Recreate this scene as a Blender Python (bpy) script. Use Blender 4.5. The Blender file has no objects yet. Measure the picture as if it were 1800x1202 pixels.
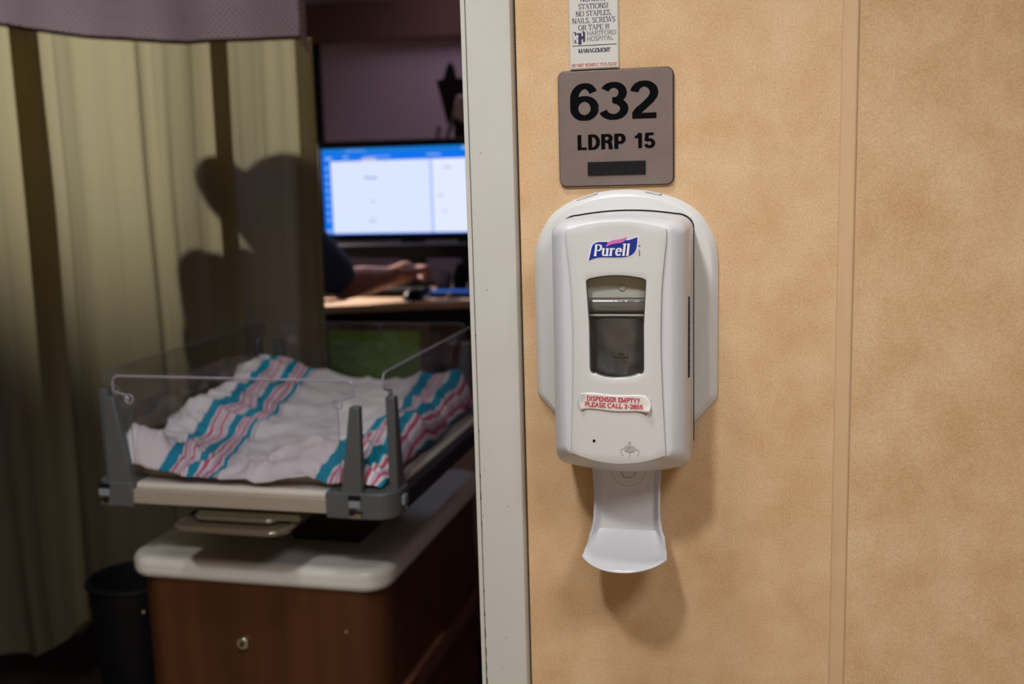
import bpy, bmesh, math, random
import numpy as np
from mathutils import Vector, Matrix, noise
from mathutils.geometry import delaunay_2d_cdt
random.seed(7)
C = bpy.context.scene.collection
S = bpy.context.scene

# ------------------------------------------------------------------ camera
PX = 1860.0
cam_d = bpy.data.cameras.new('camera'); cam = bpy.data.objects.new('camera', cam_d); C.objects.link(cam)
cam_d.sensor_width = 36.0; cam_d.lens = 36.0*PX/1800.0
yaw, pitch, roll = math.radians(12.9), math.radians(-9.0), math.radians(1.55)
fw = Vector((-math.sin(yaw)*math.cos(pitch), math.cos(yaw)*math.cos(pitch), math.sin(pitch)))
rt = fw.cross(Vector((0, 0, 1))).normalized(); up = rt.cross(fw)
c_, s_ = math.cos(roll), math.sin(roll)
r2 = rt*c_-up*s_; u2 = up*c_+rt*s_
m = Matrix((r2, u2, -fw)).transposed().to_4x4(); m.translation = (0, -1.2, 1.40)
cam.matrix_world = m
cam_d.dof.use_dof = True; cam_d.dof.focus_distance = 1.13; cam_d.dof.aperture_fstop = 4.0
cam_d.clip_start = 0.02
S.camera = cam
# ------------------------------------------------------------------ light and exposure
S.view_settings.view_transform = 'Standard'; S.view_settings.look = 'None'
S.view_settings.exposure = 0.04; S.view_settings.gamma = 1.0
S.view_settings.use_curve_mapping = False
W = bpy.data.worlds.new('world'); S.world = W; W.use_nodes = True
W.node_tree.nodes['Background'].inputs[0].default_value = (0.9, 0.88, 1.0, 1)
W.node_tree.nodes['Background'].inputs[1].default_value = 0.035

def spot(name, loc, target, power, size, blend, radius, color):
    l = bpy.data.lights.new(name, 'SPOT'); l.energy = power; l.spot_size = math.radians(size)
    l.spot_blend = blend; l.shadow_soft_size = radius; l.color = color
    o = bpy.data.objects.new(name, l); C.objects.link(o); o.location = loc
    d = Vector(target)-Vector(loc); o.rotation_euler = d.to_track_quat('-Z', 'Y').to_euler()
    return o
def area(name, loc, target, power, size, color, spread=180):
    l = bpy.data.lights.new(name, 'AREA'); l.energy = power; l.shape = 'DISK'; l.size = size; l.color = color
    l.spread = math.radians(spread)
    o = bpy.data.objects.new(name, l); C.objects.link(o); o.location = loc
    d = Vector(target)-Vector(loc); o.rotation_euler = d.to_track_quat('-Z', 'Y').to_euler()
    return o
spot('corridor_downlight_light', (-0.45, -1.32, 2.5), (-0.40, -1.10, 0.5), 67, 118, 0.45, 0.085, (0.985, 0.985, 1.0))
spot('corridor_wallwash_light', (-0.40, -0.55, 2.5), (-0.24, -0.45, 0.5), 31, 128, 0.6, 0.09, (0.985, 0.985, 1.0))
area('corridor_fill_light', (0.75, -1.55, 2.50), (0.75, -1.35, 0), 20, 0.6, (0.985, 0.985, 1.0), 150)  # added fill that evens out the corridor wall, no fixture behind it
spot('reading_lamp_light', (-2.28, 2.70, 1.97), (-1.52, 1.15, 1.86), 100, 66, 0.95, 0.035, (1.0, 0.96, 0.80))
area('room_ceiling_light', (-1.0, 2.45, 2.44), (-1.0, 2.55, 0), 2.2, 0.6, (0.74, 0.58, 0.76), 110)
spot('counter_fill_light', (-1.74, 2.16, 1.595), (-1.08, 1.78, 1.05), 85, 60, 0.8, 0.03, (1.0, 0.88, 0.78))  # added light to brighten the forearm and counter, no known source

# ------------------------------------------------------------------ materials
def mat(name, col, rough=0.5, metal=0.0, col2=None, nscale=8.0, bump=0.0, bscale=60.0, spec=0.5, emit=None, estr=0.0, ndetail=4.0, coat=0.0):
    M = bpy.data.materials.new(name); M.use_nodes = True
    nt = M.node_tree; b = nt.nodes['Principled BSDF']
    tc = nt.nodes.new('ShaderNodeTexCoord')
    n = nt.nodes.new('ShaderNodeTexNoise'); n.inputs['Scale'].default_value = nscale; n.inputs['Detail'].default_value = ndetail
    nt.links.new(tc.outputs['Object'], n.inputs['Vector'])
    r = nt.nodes.new('ShaderNodeValToRGB')
    c2 = col2 if col2 else tuple(c*0.93 for c in col)
    r.color_ramp.elements[0].position = 0.35; r.color_ramp.elements[1].position = 0.65
    r.color_ramp.elements[0].color = (*c2, 1); r.color_ramp.elements[1].color = (*col, 1)
    nt.links.new(n.outputs['Fac'], r.inputs['Fac'])
    nt.links.new(r.outputs['Color'], b.inputs['Base Color'])
    b.inputs['Roughness'].default_value = rough; b.inputs['Metallic'].default_value = metal
    b.inputs['Specular IOR Level'].default_value = spec
    b.inputs['Coat Weight'].default_value = coat
    if emit:
        b.inputs['Emission Color'].default_value = (*emit, 1); b.inputs['Emission Strength'].default_value = estr
    if bump:
        n2 = nt.nodes.new('ShaderNodeTexNoise'); n2.inputs['Scale'].default_value = bscale; n2.inputs['Detail'].default_value = 3
        nt.links.new(tc.outputs['Object'], n2.inputs['Vector'])
        bp = nt.nodes.new('ShaderNodeBump'); bp.inputs['Strength'].default_value = bump; bp.inputs['Distance'].default_value = 0.002
        nt.links.new(n2.outputs['Fac'], bp.inputs['Height']); nt.links.new(bp.outputs['Normal'], b.inputs['Normal'])
    return M

def wallpaper(name):
    M = bpy.data.materials.new(name); M.use_nodes = True; nt = M.node_tree; b = nt.nodes['Principled BSDF']
    tc = nt.nodes.new('ShaderNodeTexCoord')
    def nz(sc, det, rough=0.55):
        n = nt.nodes.new('ShaderNodeTexNoise'); n.inputs['Scale'].default_value = sc; n.inputs['Detail'].default_value = det
        n.inputs['Roughness'].default_value = rough; nt.links.new(tc.outputs['Object'], n.inputs['Vector']); return n
    a = nz(13, 7, 0.62); g = nz(420, 3, 0.7)
    r = nt.nodes.new('ShaderNodeValToRGB'); e = r.color_ramp.elements
    e[0].position = 0.30; e[0].color = (0.55, 0.345, 0.172, 1); e[1].position = 0.70; e[1].color = (0.665, 0.475, 0.285, 1)
    k = e.new(0.5); k.color = (0.615, 0.410, 0.226, 1)
    nt.links.new(a.outputs['Fac'], r.inputs['Fac'])
    r2_ = nt.nodes.new('ShaderNodeMapRange'); r2_.inputs['From Min'].default_value = 0.3; r2_.inputs['From Max'].default_value = 0.7
    r2_.inputs['To Min'].default_value = 0.84; r2_.inputs['To Max'].default_value = 1.14
    nt.links.new(g.outputs['Fac'], r2_.inputs['Value'])
    mx = nt.nodes.new('ShaderNodeVectorMath'); mx.operation = 'SCALE'
    nt.links.new(r.outputs['Color'], mx.inputs[0]); nt.links.new(r2_.outputs['Result'], mx.inputs['Scale'])
    nt.links.new(mx.outputs['Vector'], b.inputs['Base Color'])
    b.inputs['Roughness'].default_value = 0.62; b.inputs['Specular IOR Level'].default_value = 0.25
    bp = nt.nodes.new('ShaderNodeBump'); bp.inputs['Strength'].default_value = 0.35; bp.inputs['Distance'].default_value = 0.0012
    nt.links.new(g.outputs['Fac'], bp.inputs['Height']); nt.links.new(bp.outputs['Normal'], b.inputs['Normal'])
    return M

def clear(name, tint=(0.95, 0.95, 0.97), rough=0.03, ior=1.45):
    M = bpy.data.materials.new(name); M.use_nodes = True; nt = M.node_tree; nt.nodes.remove(nt.nodes['Principled BSDF'])
    out = nt.nodes['Material Output']
    tr = nt.nodes.new('ShaderNodeBsdfTransparent'); tr.inputs[0].default_value = (*tint, 1)
    gl = nt.nodes.new('ShaderNodeBsdfGlossy'); gl.inputs['Roughness'].default_value = rough
    lw_ = nt.nodes.new('ShaderNodeLayerWeight'); lw_.inputs['Blend'].default_value = 0.5
    pw = nt.nodes.new('ShaderNodeMath'); pw.operation = 'POWER'; pw.inputs[1].default_value = 4.0
    nt.links.new(lw_.outputs['Facing'], pw.inputs[0])
    fr = nt.nodes.new('ShaderNodeMath'); fr.operation = 'MULTIPLY_ADD'; fr.inputs[1].default_value = 0.55; fr.inputs[2].default_value = 0.035
    nt.links.new(pw.outputs[0], fr.inputs[0])
    tc = nt.nodes.new('ShaderNodeTexCoord'); n = nt.nodes.new('ShaderNodeTexNoise'); n.inputs['Scale'].default_value = 6
    nt.links.new(tc.outputs['Object'], n.inputs['Vector'])
    bp = nt.nodes.new('ShaderNodeBump'); bp.inputs['Strength'].default_value = 0.02
    nt.links.new(n.outputs['Fac'], bp.inputs['Height']); nt.links.new(bp.outputs['Normal'], gl.inputs['Normal'])
    mx = nt.nodes.new('ShaderNodeMixShader')
    nt.links.new(fr.outputs[0], mx.inputs[0]); nt.links.new(tr.outputs[0], mx.inputs[1]); nt.links.new(gl.outputs[0], mx.inputs[2])
    nt.links.new(mx.outputs[0], out.inputs['Surface'])
    return M

def cloth_mat(name, col, trans=0.5, weave=900):
    M = bpy.data.materials.new(name); M.use_nodes = True; nt = M.node_tree; nt.nodes.remove(nt.nodes['Principled BSDF'])
    out = nt.nodes['Material Output']; tc = nt.nodes.new('ShaderNodeTexCoord')
    n = nt.nodes.new('ShaderNodeTexNoise'); n.inputs['Scale'].default_value = weave; nt.links.new(tc.outputs['Object'], n.inputs['Vector'])
    r = nt.nodes.new('ShaderNodeValToRGB'); r.color_ramp.elements[0].position = 0.3; r.color_ramp.elements[1].position = 0.7
    r.color_ramp.elements[0].color = (*[c*0.85 for c in col], 1); r.color_ramp.elements[1].color = (*col, 1)
    nt.links.new(n.outputs['Fac'], r.inputs['Fac'])
    d = nt.nodes.new('ShaderNodeBsdfDiffuse'); t = nt.nodes.new('ShaderNodeBsdfTranslucent')
    nt.links.new(r.outputs[0], d.inputs[0]); nt.links.new(r.outputs[0], t.inputs[0])
    mx = nt.nodes.new('ShaderNodeMixShader'); mx.inputs[0].default_value = trans
    nt.links.new(d.outputs[0], mx.inputs[1]); nt.links.new(t.outputs[0], mx.inputs[2]); nt.links.new(mx.outputs[0], out.inputs['Surface'])
    return M

def mesh_net_mat(name):
    M = bpy.data.materials.new(name); M.use_nodes = True; nt = M.node_tree; nt.nodes.remove(nt.nodes['Principled BSDF'])
    out = nt.nodes['Material Output']; tc = nt.nodes.new('ShaderNodeTexCoord')
    mp = nt.nodes.new('ShaderNodeMapping'); mp.inputs['Rotation'].default_value = (0, math.radians(45), 0); mp.inputs['Scale'].default_value = (1, 0.0, 1)
    nt.links.new(tc.outputs['Object'], mp.inputs['Vector'])
    v = nt.nodes.new('ShaderNodeTexVoronoi'); v.inputs['Scale'].default_value = 100; v.inputs['Randomness'].default_value = 0.0
    nt.links.new(mp.outputs[0], v.inputs['Vector'])
    lt = nt.nodes.new('ShaderNodeMath'); lt.operation = 'LESS_THAN'; lt.inputs[1].default_value = 0.27
    nt.links.new(v.outputs['Distance'], lt.inputs[0])
    d = nt.nodes.new('ShaderNodeBsdfDiffuse'); d.inputs[0].default_value = (0.50, 0.42, 0.54, 1)
    t = nt.nodes.new('ShaderNodeBsdfTranslucent'); t.inputs[0].default_value = (0.46, 0.38, 0.52, 1)
    a = nt.nodes.new('ShaderNodeMixShader'); a.inputs[0].default_value = 0.4
    nt.links.new(d.outputs[0], a.inputs[1]); nt.links.new(t.outputs[0], a.inputs[2])
    tr = nt.nodes.new('ShaderNodeBsdfTransparent'); b = nt.nodes.new('ShaderNodeMixShader')
    nt.links.new(lt.outputs[0], b.inputs[0]); nt.links.new(a.outputs[0], b.inputs[1]); nt.links.new(tr.outputs[0], b.inputs[2])
    nt.links.new(b.outputs[0], out.inputs['Surface'])
    return M

def wood_mat(name, c1, c2, rough=0.45):
    M = bpy.data.materials.new(name); M.use_nodes = True; nt = M.node_tree; b = nt.nodes['Principled BSDF']
    tc = nt.nodes.new('ShaderNodeTexCoord'); mp = nt.nodes.new('ShaderNodeMapping'); mp.inputs['Scale'].default_value = (22, 22, 1.4)
    nt.links.new(tc.outputs['Object'], mp.inputs[0])
    n = nt.nodes.new('ShaderNodeTexNoise'); n.inputs['Scale'].default_value = 1.0; n.inputs['Detail'].default_value = 5
    nt.links.new(mp.outputs[0], n.inputs['Vector'])
    r = nt.nodes.new('ShaderNodeValToRGB'); r.color_ramp.elements[0].position = 0.3; r.color_ramp.elements[1].position = 0.7
    r.color_ramp.elements[0].color = (*c1, 1); r.color_ramp.elements[1].color = (*c2, 1)
    nt.links.new(n.outputs['Fac'], r.inputs['Fac']); nt.links.new(r.outputs[0], b.inputs['Base Color'])
    b.inputs['Roughness'].default_value = rough; b.inputs['Specular IOR Level'].default_value = 0.3
    return M

def blanket_mat(name):
    M = bpy.data.materials.new(name); M.use_nodes = True; nt = M.node_tree; b = nt.nodes['Principled BSDF']
    at = nt.nodes.new('ShaderNodeAttribute'); at.attribute_name = 'stripe'
    r = nt.nodes.new('ShaderNodeValToRGB'); r.color_ramp.interpolation = 'CONSTANT'
    white = (0.70, 0.66, 0.68); teal = (0.015, 0.26, 0.40); pink = (0.55, 0.10, 0.20); lil = (0.52, 0.42, 0.52)
    stops = [(0, white), (0.08, teal), (0.24, white), (0.27, pink), (0.31, white), (0.34, lil), (0.38, white), (0.41, pink), (0.445, white),
             (0.47, lil), (0.50, white), (0.53, teal), (0.66, white), (0.69, pink), (0.73, white), (0.76, lil), (0.80, pink), (0.83, white), (0.86, teal), (0.93, white)]
    e = r.color_ramp.elements
    e[0].position = 0; e[0].color = (*white, 1); e[1].position = stops[1][0]; e[1].color = (*stops[1][1], 1)
    for p, c in stops[2:]:
        k = e.new(p); k.color = (*c, 1)
    nt.links.new(at.outputs['Fac'], r.inputs['Fac']); nt.links.new(r.outputs[0], b.inputs['Base Color'])
    b.inputs['Roughness'].default_value = 0.9; b.inputs['Specular IOR Level'].default_value = 0.1
    tc = nt.nodes.new('ShaderNodeTexCoord'); n = nt.nodes.new('ShaderNodeTexNoise'); n.inputs['Scale'].default_value = 500
    nt.links.new(tc.outputs['Object'], n.inputs['Vector'])
    bp = nt.nodes.new('ShaderNodeBump'); bp.inputs['Strength'].default_value = 0.3; bp.inputs['Distance'].default_value = 0.001
    nt.links.new(n.outputs['Fac'], bp.inputs['Height']); nt.links.new(bp.outputs['Normal'], b.inputs['Normal'])
    return M

M_wall = wallpaper('tan_mottled_wallpaper')
M_guard = mat('tan_vinyl_guard', (0.60, 0.41, 0.24), 0.35, col2=(0.57, 0.385, 0.22), nscale=30, bump=0.1, bscale=200)
M_frame = mat('grey_green_enamel', (0.545, 0.54, 0.49), 0.35, col2=(0.53, 0.52, 0.475), nscale=14, bump=0.08, bscale=40)
M_chip = mat('chipped_primer', (0.03, 0.015, 0.01), 0.8)
M_plast = mat('white_plastic', (0.62, 0.615, 0.60), 0.33, col2=(0.605, 0.60, 0.585), nscale=5, bump=0.05, bscale=700)
M_plast2 = mat('cool_white_plastic', (0.60, 0.60, 0.62), 0.3, col2=(0.585, 0.585, 0.605), nscale=5)
M_black = mat('black_ink', (0.004, 0.004, 0.005), 0.8, spec=0.02)
M_blackp = mat('black_plastic', (0.008, 0.008, 0.010), 0.45, bump=0.1, spec=0.2)
M_steel = mat('brushed_taupe_metal', (0.225, 0.178, 0.160), 0.38, metal=0.35, col2=(0.205, 0.162, 0.146), nscale=40, bump=0.08, bscale=400)
M_paper = mat('white_laminate', (0.60, 0.585, 0.545), 0.4, col2=(0.58, 0.565, 0.53))
M_edgecream = mat('cream_edge', (0.55, 0.50, 0.38), 0.4)
M_navy = mat('navy_ink', (0.02, 0.022, 0.07), 0.5)
M_red = mat('red_ink', (0.60, 0.03, 0.07), 0.5)
M_redor = mat('orange_red_ink', (0.62, 0.10, 0.06), 0.5)
M_blue = mat('logo_blue', (0.008, 0.03, 0.27), 0.35)
M_pink = mat('logo_pink', (0.60, 0.16, 0.46), 0.35)
M_white = mat('white_ink', (0.85, 0.86, 0.92), 0.35)
M_grey = mat('grey_ink', (0.33, 0.32, 0.36), 0.5)
M_cavity = mat('grey_cavity', (0.50, 0.53, 0.49), 0.5)
M_gel = mat('dark_gel_pouch', (0.050, 0.056, 0.062), 0.10, bump=1.0, bscale=28, coat=0.8)
M_gelc = mat('clear_shoulder', (0.15, 0.155, 0.16), 0.08, bump=0.4, bscale=30, coat=1.0)
M_win = clear('window_film', (0.98, 0.985, 0.98), 0.05)
M_acr = clear('clear_acrylic', (0.93, 0.92, 0.93), 0.02)
M_acre = mat('highlit_acrylic_edge', (0.36, 0.33, 0.38), 0.12, spec=1.0)  # bright copy of the edge, highlight painted into its colour
M_acrd = mat('dim_acrylic_edge', (0.11, 0.10, 0.115), 0.15, spec=0.8)  # darker copy of the same edge for the dimmer rims
M_rail = mat('cream_rail', (0.34, 0.29, 0.23), 0.5, col2=(0.32, 0.27, 0.215))
M_deck = mat('cream_deck', (0.62, 0.58, 0.50), 0.45)
M_gr = mat('grey_bracket_plastic', (0.085, 0.092, 0.094), 0.45, col2=(0.075, 0.082, 0.084), bump=0.1, bscale=300)
M_grl = mat('light_grey_clip', (0.22, 0.24, 0.27), 0.35)
M_chrome = mat('chrome', (0.55, 0.53, 0.48), 0.2, metal=1.0)
M_brass = mat('smoked_clear_plastic', (0.11, 0.085, 0.055), 0.18, spec=0.9, coat=0.5)
M_wood = wood_mat('reddish_brown_veneer', (0.055, 0.017, 0.006), (0.088, 0.030, 0.010))
M_wooddk = wood_mat('dark_wood', (0.10, 0.04, 0.022), (0.135, 0.055, 0.03))
M_solid = mat('white_solid_surface', (0.66, 0.645, 0.59), 0.32, col2=(0.63, 0.615, 0.565))
M_curtain = cloth_mat('olive_curtain_cloth', (0.50, 0.448, 0.305), 0.80)
M_net = mesh_net_mat('lilac_netting')
M_hem = cloth_mat('lilac_hem', (0.55, 0.47, 0.58), 0.3)
M_hemd = cloth_mat('brown_stitched_hem', (0.16, 0.12, 0.06), 0.2)
M_blanket = blanket_mat('striped_flannel')
M_matt = mat('white_mattress', (0.6, 0.58, 0.55), 0.7)
M_rwall = mat('dusky_purple_paint', (0.46, 0.375, 0.44), 0.8, col2=(0.445, 0.36, 0.425))
M_brown = mat('brown_paint', (0.15, 0.08, 0.055), 0.7)
M_floor = mat('dark_vinyl_floor', (0.035, 0.02, 0.016), 0.45, col2=(0.025, 0.015, 0.012))
M_cfloor = mat('corridor_vinyl_floor', (0.42, 0.34, 0.25), 0.5)
M_ceil = mat('ceiling_tile', (0.55, 0.54, 0.50), 0.9, bump=0.3, bscale=120)
M_rceil = mat('room_ceiling_tile', (0.3, 0.28, 0.32), 0.9, bump=0.3, bscale=120)
M_counter = mat('beige_laminate', (0.62, 0.44, 0.30), 0.45, col2=(0.58, 0.40, 0.27))
M_bluef = mat('blue_folder_card', (0.01, 0.09, 0.45), 0.4)
M_green = mat('green_paper', (0.32, 0.66, 0.12), 0.7)
M_greyf = mat('grey_frame', (0.17, 0.15, 0.18), 0.4)
M_scrub = mat('navy_scrub_cloth', (0.05, 0.075, 0.15), 0.85, bump=0.3, bscale=400)
M_skin = mat('skin', (0.42, 0.20, 0.145), 0.5, col2=(0.38, 0.17, 0.12), nscale=20, bump=0.08, bscale=300)
M_hair = mat('dark_hair', (0.02, 0.012, 0.008), 0.5, bump=0.5, bscale=150)
M_eye = mat('eye_white', (0.8, 0.8, 0.8), 0.2)
M_lip = mat('lip', (0.35, 0.10, 0.09), 0.4)
def emis(name, col, st):
    return mat(name, (0.02, 0.02, 0.02), 0.3, emit=col, estr=st)
E_blue = emis('screen_blue', (0.005, 0.24, 0.82), 0.75)
E_blue2 = emis('screen_bright_blue', (0.0, 0.17, 0.85), 0.95)
E_white = emis('screen_white', (0.70, 0.78, 1.0), 0.98)
E_white2 = emis('screen_pale', (0.76, 0.82, 1.0), 0.98)
E_mark = emis('screen_mark', (0.36, 0.42, 0.72), 0.9)
E_pale = emis('screen_pale_blue', (0.35, 0.60, 1.0), 0.85)
E_pinkm = emis('screen_pink_mark', (0.62, 0.55, 0.85), 0.8)
E_lamp = emis('lamp_diffuser', (1.0, 0.97, 0.9), 6.0)

# ------------------------------------------------------------------ helpers
def link(name, me, mt, parent=None, smooth=30):
    o = bpy.data.objects.new(name, me); C.objects.link(o)
    if mt: me.materials.append(mt)
    if smooth:
        for p in me.polygons: p.use_smooth = True
        me.set_sharp_from_angle(angle=math.radians(smooth))
    if parent: o.parent = parent
    return o
def fin(name, bm, mt, parent=None, smooth=30, recalc=True):
    if recalc: bmesh.ops.recalc_face_normals(bm, faces=bm.faces)
    me = bpy.data.meshes.new(name); bm.to_mesh(me); bm.free()
    return link(name, me, mt, parent, smooth)
def thing(name, label, cat, loc=(0, 0, 0), rz=0.0, group=None):
    o = bpy.data.objects.new(name, None); C.objects.link(o); o.location = loc; o.rotation_euler = (0, 0, rz)
    o.empty_display_size = 0.05
    o['label'] = label; o['category'] = cat
    if group: o['group'] = group
    return o
def tag(o, label, cat, group=None):
    o['label'] = label; o['category'] = cat
    if group: o['group'] = group
    return o
def st(o): o['kind'] = 'structure'; return o
def bev(o, w, seg=3):
    b = o.modifiers.new('bevel', 'BEVEL'); b.width = w; b.segments = seg; b.limit_method = 'ANGLE'; b.angle_limit = math.radians(35)
    return o
def abox(bm, x0, x1, y0, y1, z0, z1):
    v = [bm.verts.new(p) for p in ((x0, y0, z0), (x1, y0, z0), (x1, y1, z0), (x0, y1, z0), (x0, y0, z1), (x1, y0, z1), (x1, y1, z1), (x0, y1, z1))]
    for f in ((0, 3, 2, 1), (4, 5, 6, 7), (0, 1, 5, 4), (1, 2, 6, 5), (2, 3, 7, 6), (3, 0, 4, 7)): bm.faces.new([v[i] for i in f])
def box(name, x0, x1, y0, y1, z0, z1, mt, parent=None, b=0.0, seg=3):
    bm = bmesh.new(); abox(bm, x0, x1, y0, y1, z0, z1); o = fin(name, bm, mt, parent)
    if b: bev(o, b, seg)
    return o
def prism(bm, pts, a0, a1, plane='xz'):
    def P(p, a):
        return (p[0], a, p[1]) if plane == 'xz' else ((a, p[0], p[1]) if plane == 'yz' else (p[0], p[1], a))
    A = [bm.verts.new(P(p, a0)) for p in pts]; B = [bm.verts.new(P(p, a1)) for p in pts]
    n = len(pts); bm.faces.new(A); bm.faces.new(B[::-1])
    for i in range(n): bm.faces.new((A[i], A[(i+1) % n], B[(i+1) % n], B[i]))
def pobj(name, pts, a0, a1, mt, parent=None, plane='xz', b=0.0, seg=2, smooth=30):
    bm = bmesh.new(); prism(bm, pts, a0, a1, plane); o = fin(name, bm, mt, parent, smooth)
    if b: bev(o, b, seg)
    return o
def rrect(x0, x1, z0, z1, r, n=6, corners=(1, 1, 1, 1)):   # bl, br, tr, tl
    out = []
    for k, (cx, cz, a0) in enumerate(((x0, z0, 180), (x1, z0, 270), (x1, z1, 0), (x0, z1, 90))):
        rr = r*corners[k]
        ox = cx+(rr if k in (0, 3) else -rr); oz = cz+(rr if k in (0, 1) else -rr)
        if rr == 0: out.append((cx, cz)); continue
        for i in range(n+1):
            a = math.radians(a0+90*i/n); out.append((ox+rr*math.cos(a), oz+rr*math.sin(a)))
    return out
def tube(bm, pts, rad, n=10, cap=True):
    pts = [Vector(p) for p in pts]; rings = []
    rads = rad if isinstance(rad, (list, tuple)) else [rad]*len(pts)
    prevu = None
    for i, p in enumerate(pts):
        d = (pts[min(i+1, len(pts)-1)]-pts[max(i-1, 0)]).normalized()
        u = d.orthogonal().normalized() if prevu is None else (prevu-d*prevu.dot(d)).normalized()
        prevu = u; v = d.cross(u)
        rings.append([bm.verts.new(p+(u*math.cos(2*math.pi*k/n)+v*math.sin(2*math.pi*k/n))*rads[i]) for k in range(n)])
    for a, b in zip(rings, rings[1:]):
        for k in range(n): bm.faces.new((a[k], a[(k+1) % n], b[(k+1) % n], b[k]))
    if cap: bm.faces.new(rings[0][::-1]); bm.faces.new(rings[-1])
def tobj(name, pts, rad, mt, parent=None, n=10):
    bm = bmesh.new(); tube(bm, pts, rad, n); return fin(name, bm, mt, parent, 50)
def cyl(name, c, r, h, axis, mt, parent=None, n=32, b=0.0):
    c = Vector(c); d = {'x': Vector((1, 0, 0)), 'y': Vector((0, 1, 0)), 'z': Vector((0, 0, 1))}[axis]
    bm = bmesh.new(); tube(bm, [c-d*h/2, c+d*h/2], r, n); o = fin(name, bm, mt, parent, 40)
    if b: bev(o, b)
    return o
def ell(bm, c, r, seg=20):
    m4 = Matrix.Translation(c) @ Matrix.Diagonal((r[0], r[1], r[2], 1))
    bmesh.ops.create_uvsphere(bm, u_segments=seg, v_segments=seg//2+2, radius=1.0, matrix=m4)
def capsule(bm, a, b, ra, rb, n=14):
    a = Vector(a); b = Vector(b)
    tube(bm, [a, a.lerp(b, 0.5), b], [ra, (ra+rb)/2, rb], n); ell(bm, a, (ra,)*3, n); ell(bm, b, (rb,)*3, n)

# ---- lettering: a small serif stroke alphabet and the plain built-in face
def arc(cx, cy, rx, ry, a0, a1, n=12):
    return [(cx+rx*math.cos(math.radians(a0+(a1-a0)*i/n)), cy+ry*math.sin(math.radians(a0+(a1-a0)*i/n))) for i in range(n+1)]
def V(x, y0=0, y1=1): return [[(x, y0), (x, y1)], 'S', (x, y0), (x, y1)]
GL = {}
def glyph(ch, w, strokes, serifs=()): GL[ch] = (w, strokes, serifs)
glyph('N', .86, [[(.16, 0), (.16, 1)], [(.16, 1), (.72, 0)], [(.72, 0), (.72, 1)]], ((.16, 0), (.12, 1), (.72, 1)))
glyph('U', .84, [[(.15, 1), (.15, .35)]+arc(.43, .32, .28, .32, 180, 360)+[(.71, 1)]], ((.15, 1), (.71, 1)))
glyph('R', .80, [[(.17, 0), (.17, 1)], [(.17, 1), (.38, 1)]+arc(.40, .75, .22, .25, 90, -90)+[(.17, .5)], [(.40, .5), (.74, 0)]], ((.17, 0), (.17, 1), (.76, 0)))
glyph('S', .64, [arc(.33, .75, .2, .25, 30, 200, 9)+[(.22, .60), (.42, .44)]+arc(.32, .25, .22, .25, 30, -160, 10)], ())
glyph('I', .40, [[(.2, 0), (.2, 1)]], ((.2, 0), (.2, 1)))
glyph('G', .86, [arc(.46, .5, .36, .5, 50, 315, 16)+[(.72, .12), (.72, .42)]], ((.70, .42),))
glyph('T', .72, [[(.36, 0), (.36, 1)], [(.06, .98), (.66, .98)], [(.06, 1), (.05, .82)], [(.66, 1), (.67, .82)]], ((.36, 0),))
glyph('A', .82, [[(.08, 0), (.40, 1)], [(.40, 1), (.72, 0)], [(.20, .36), (.60, .36)]], ((.08, 0), (.72, 0)))
glyph('O', .88, [arc(.44, .5, .36, .5, 0, 360, 24)], ())
glyph('!', .30, [[(.15, 1), (.15, .3)], [(.15, .09), (.15, 0)]], ())
glyph('P', .70, [[(.17, 0), (.17, 1)], [(.17, 1), (.36, 1)]+arc(.38, .73, .24, .27, 90, -90)+[(.17, .46)]], ((.17, 0), (.17, 1)))
glyph('L', .68, [[(.17, 0), (.17, 1)], [(.17, .02), (.62, .02)], [(.62, .02), (.64, .2)]], ((.17, 0), (.17, 1)))
glyph('E', .70, [[(.17, 0), (.17, 1)], [(.17, .98), (.60, .98)], [(.17, .5), (.50, .5)], [(.17, .02), (.63, .02)], [(.60, 1), (.61, .82)], [(.63, 0), (.65, .18)]], ((.17, 0), (.17, 1)))
glyph(',', .28, [[(.14, .08), (.12, -.12)]], ())
glyph('C', .80, [arc(.44, .5, .36, .5, 48, 312, 16)], ())
glyph('W', 1.14, [[(.08, 1), (.32, 0)], [(.32, 0), (.56, 1)], [(.56, 1), (.80, 0)], [(.80, 0), (1.05, 1)]], ((.08, 1), (.56, 1), (1.05, 1)))
glyph('M', 1.04, [[(.14, 0), (.16, 1)], [(.16, 1), (.51, .05)], [(.51, .05), (.87, 1)], [(.87, 1), (.87, 0)]], ((.14, 0), (.13, 1), (.87, 0), (.9, 1)))
glyph('D', .86, [[(.17, 0), (.17, 1)], [(.17, 1), (.36, 1)]+arc(.38, .5, .38, .5, 90, -90)+[(.17, 0)]], ((.17, 0), (.17, 1)))
glyph('V', .82, [[(.08, 1), (.41, 0)], [(.41, 0), (.74, 1)]], ((.08, 1), (.74, 1)))
glyph('H', .86, [[(.16, 0), (.16, 1)], [(.70, 0), (.70, 1)], [(.16, .5), (.70, .5)]], ((.16, 0), (.16, 1), (.70, 0), (.70, 1)))
glyph('F', .66, [[(.17, 0), (.17, 1)], [(.17, .98), (.60, .98)], [(.17, .5), (.50, .5)], [(.60, 1), (.61, .82)]], ((.17, 0), (.17, 1)))
glyph(' ', .36, [], ())
glyph('u', .66, [[(.14, .64), (.14, .22)]+arc(.32, .20, .18, .2, 180, 340, 8), [(.50, .64), (.50, 0)]], ((.09, .64), (.45, .64), (.54, 0)))
glyph('r', .54, [[(.17, 0), (.17, .64)], arc(.35, .40, .18, .23, 170, 60, 8)], ((.17, 0), (.12, .64)))
glyph('e', .58, [[(.10, .36), (.48, .36)]+arc(.29, .33, .20, .32, 10, 315, 16)], ())
glyph('l', .34, [[(.17, 0), (.17, 1.04)]], ((.17, 0), (.11, 1.04)))
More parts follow.
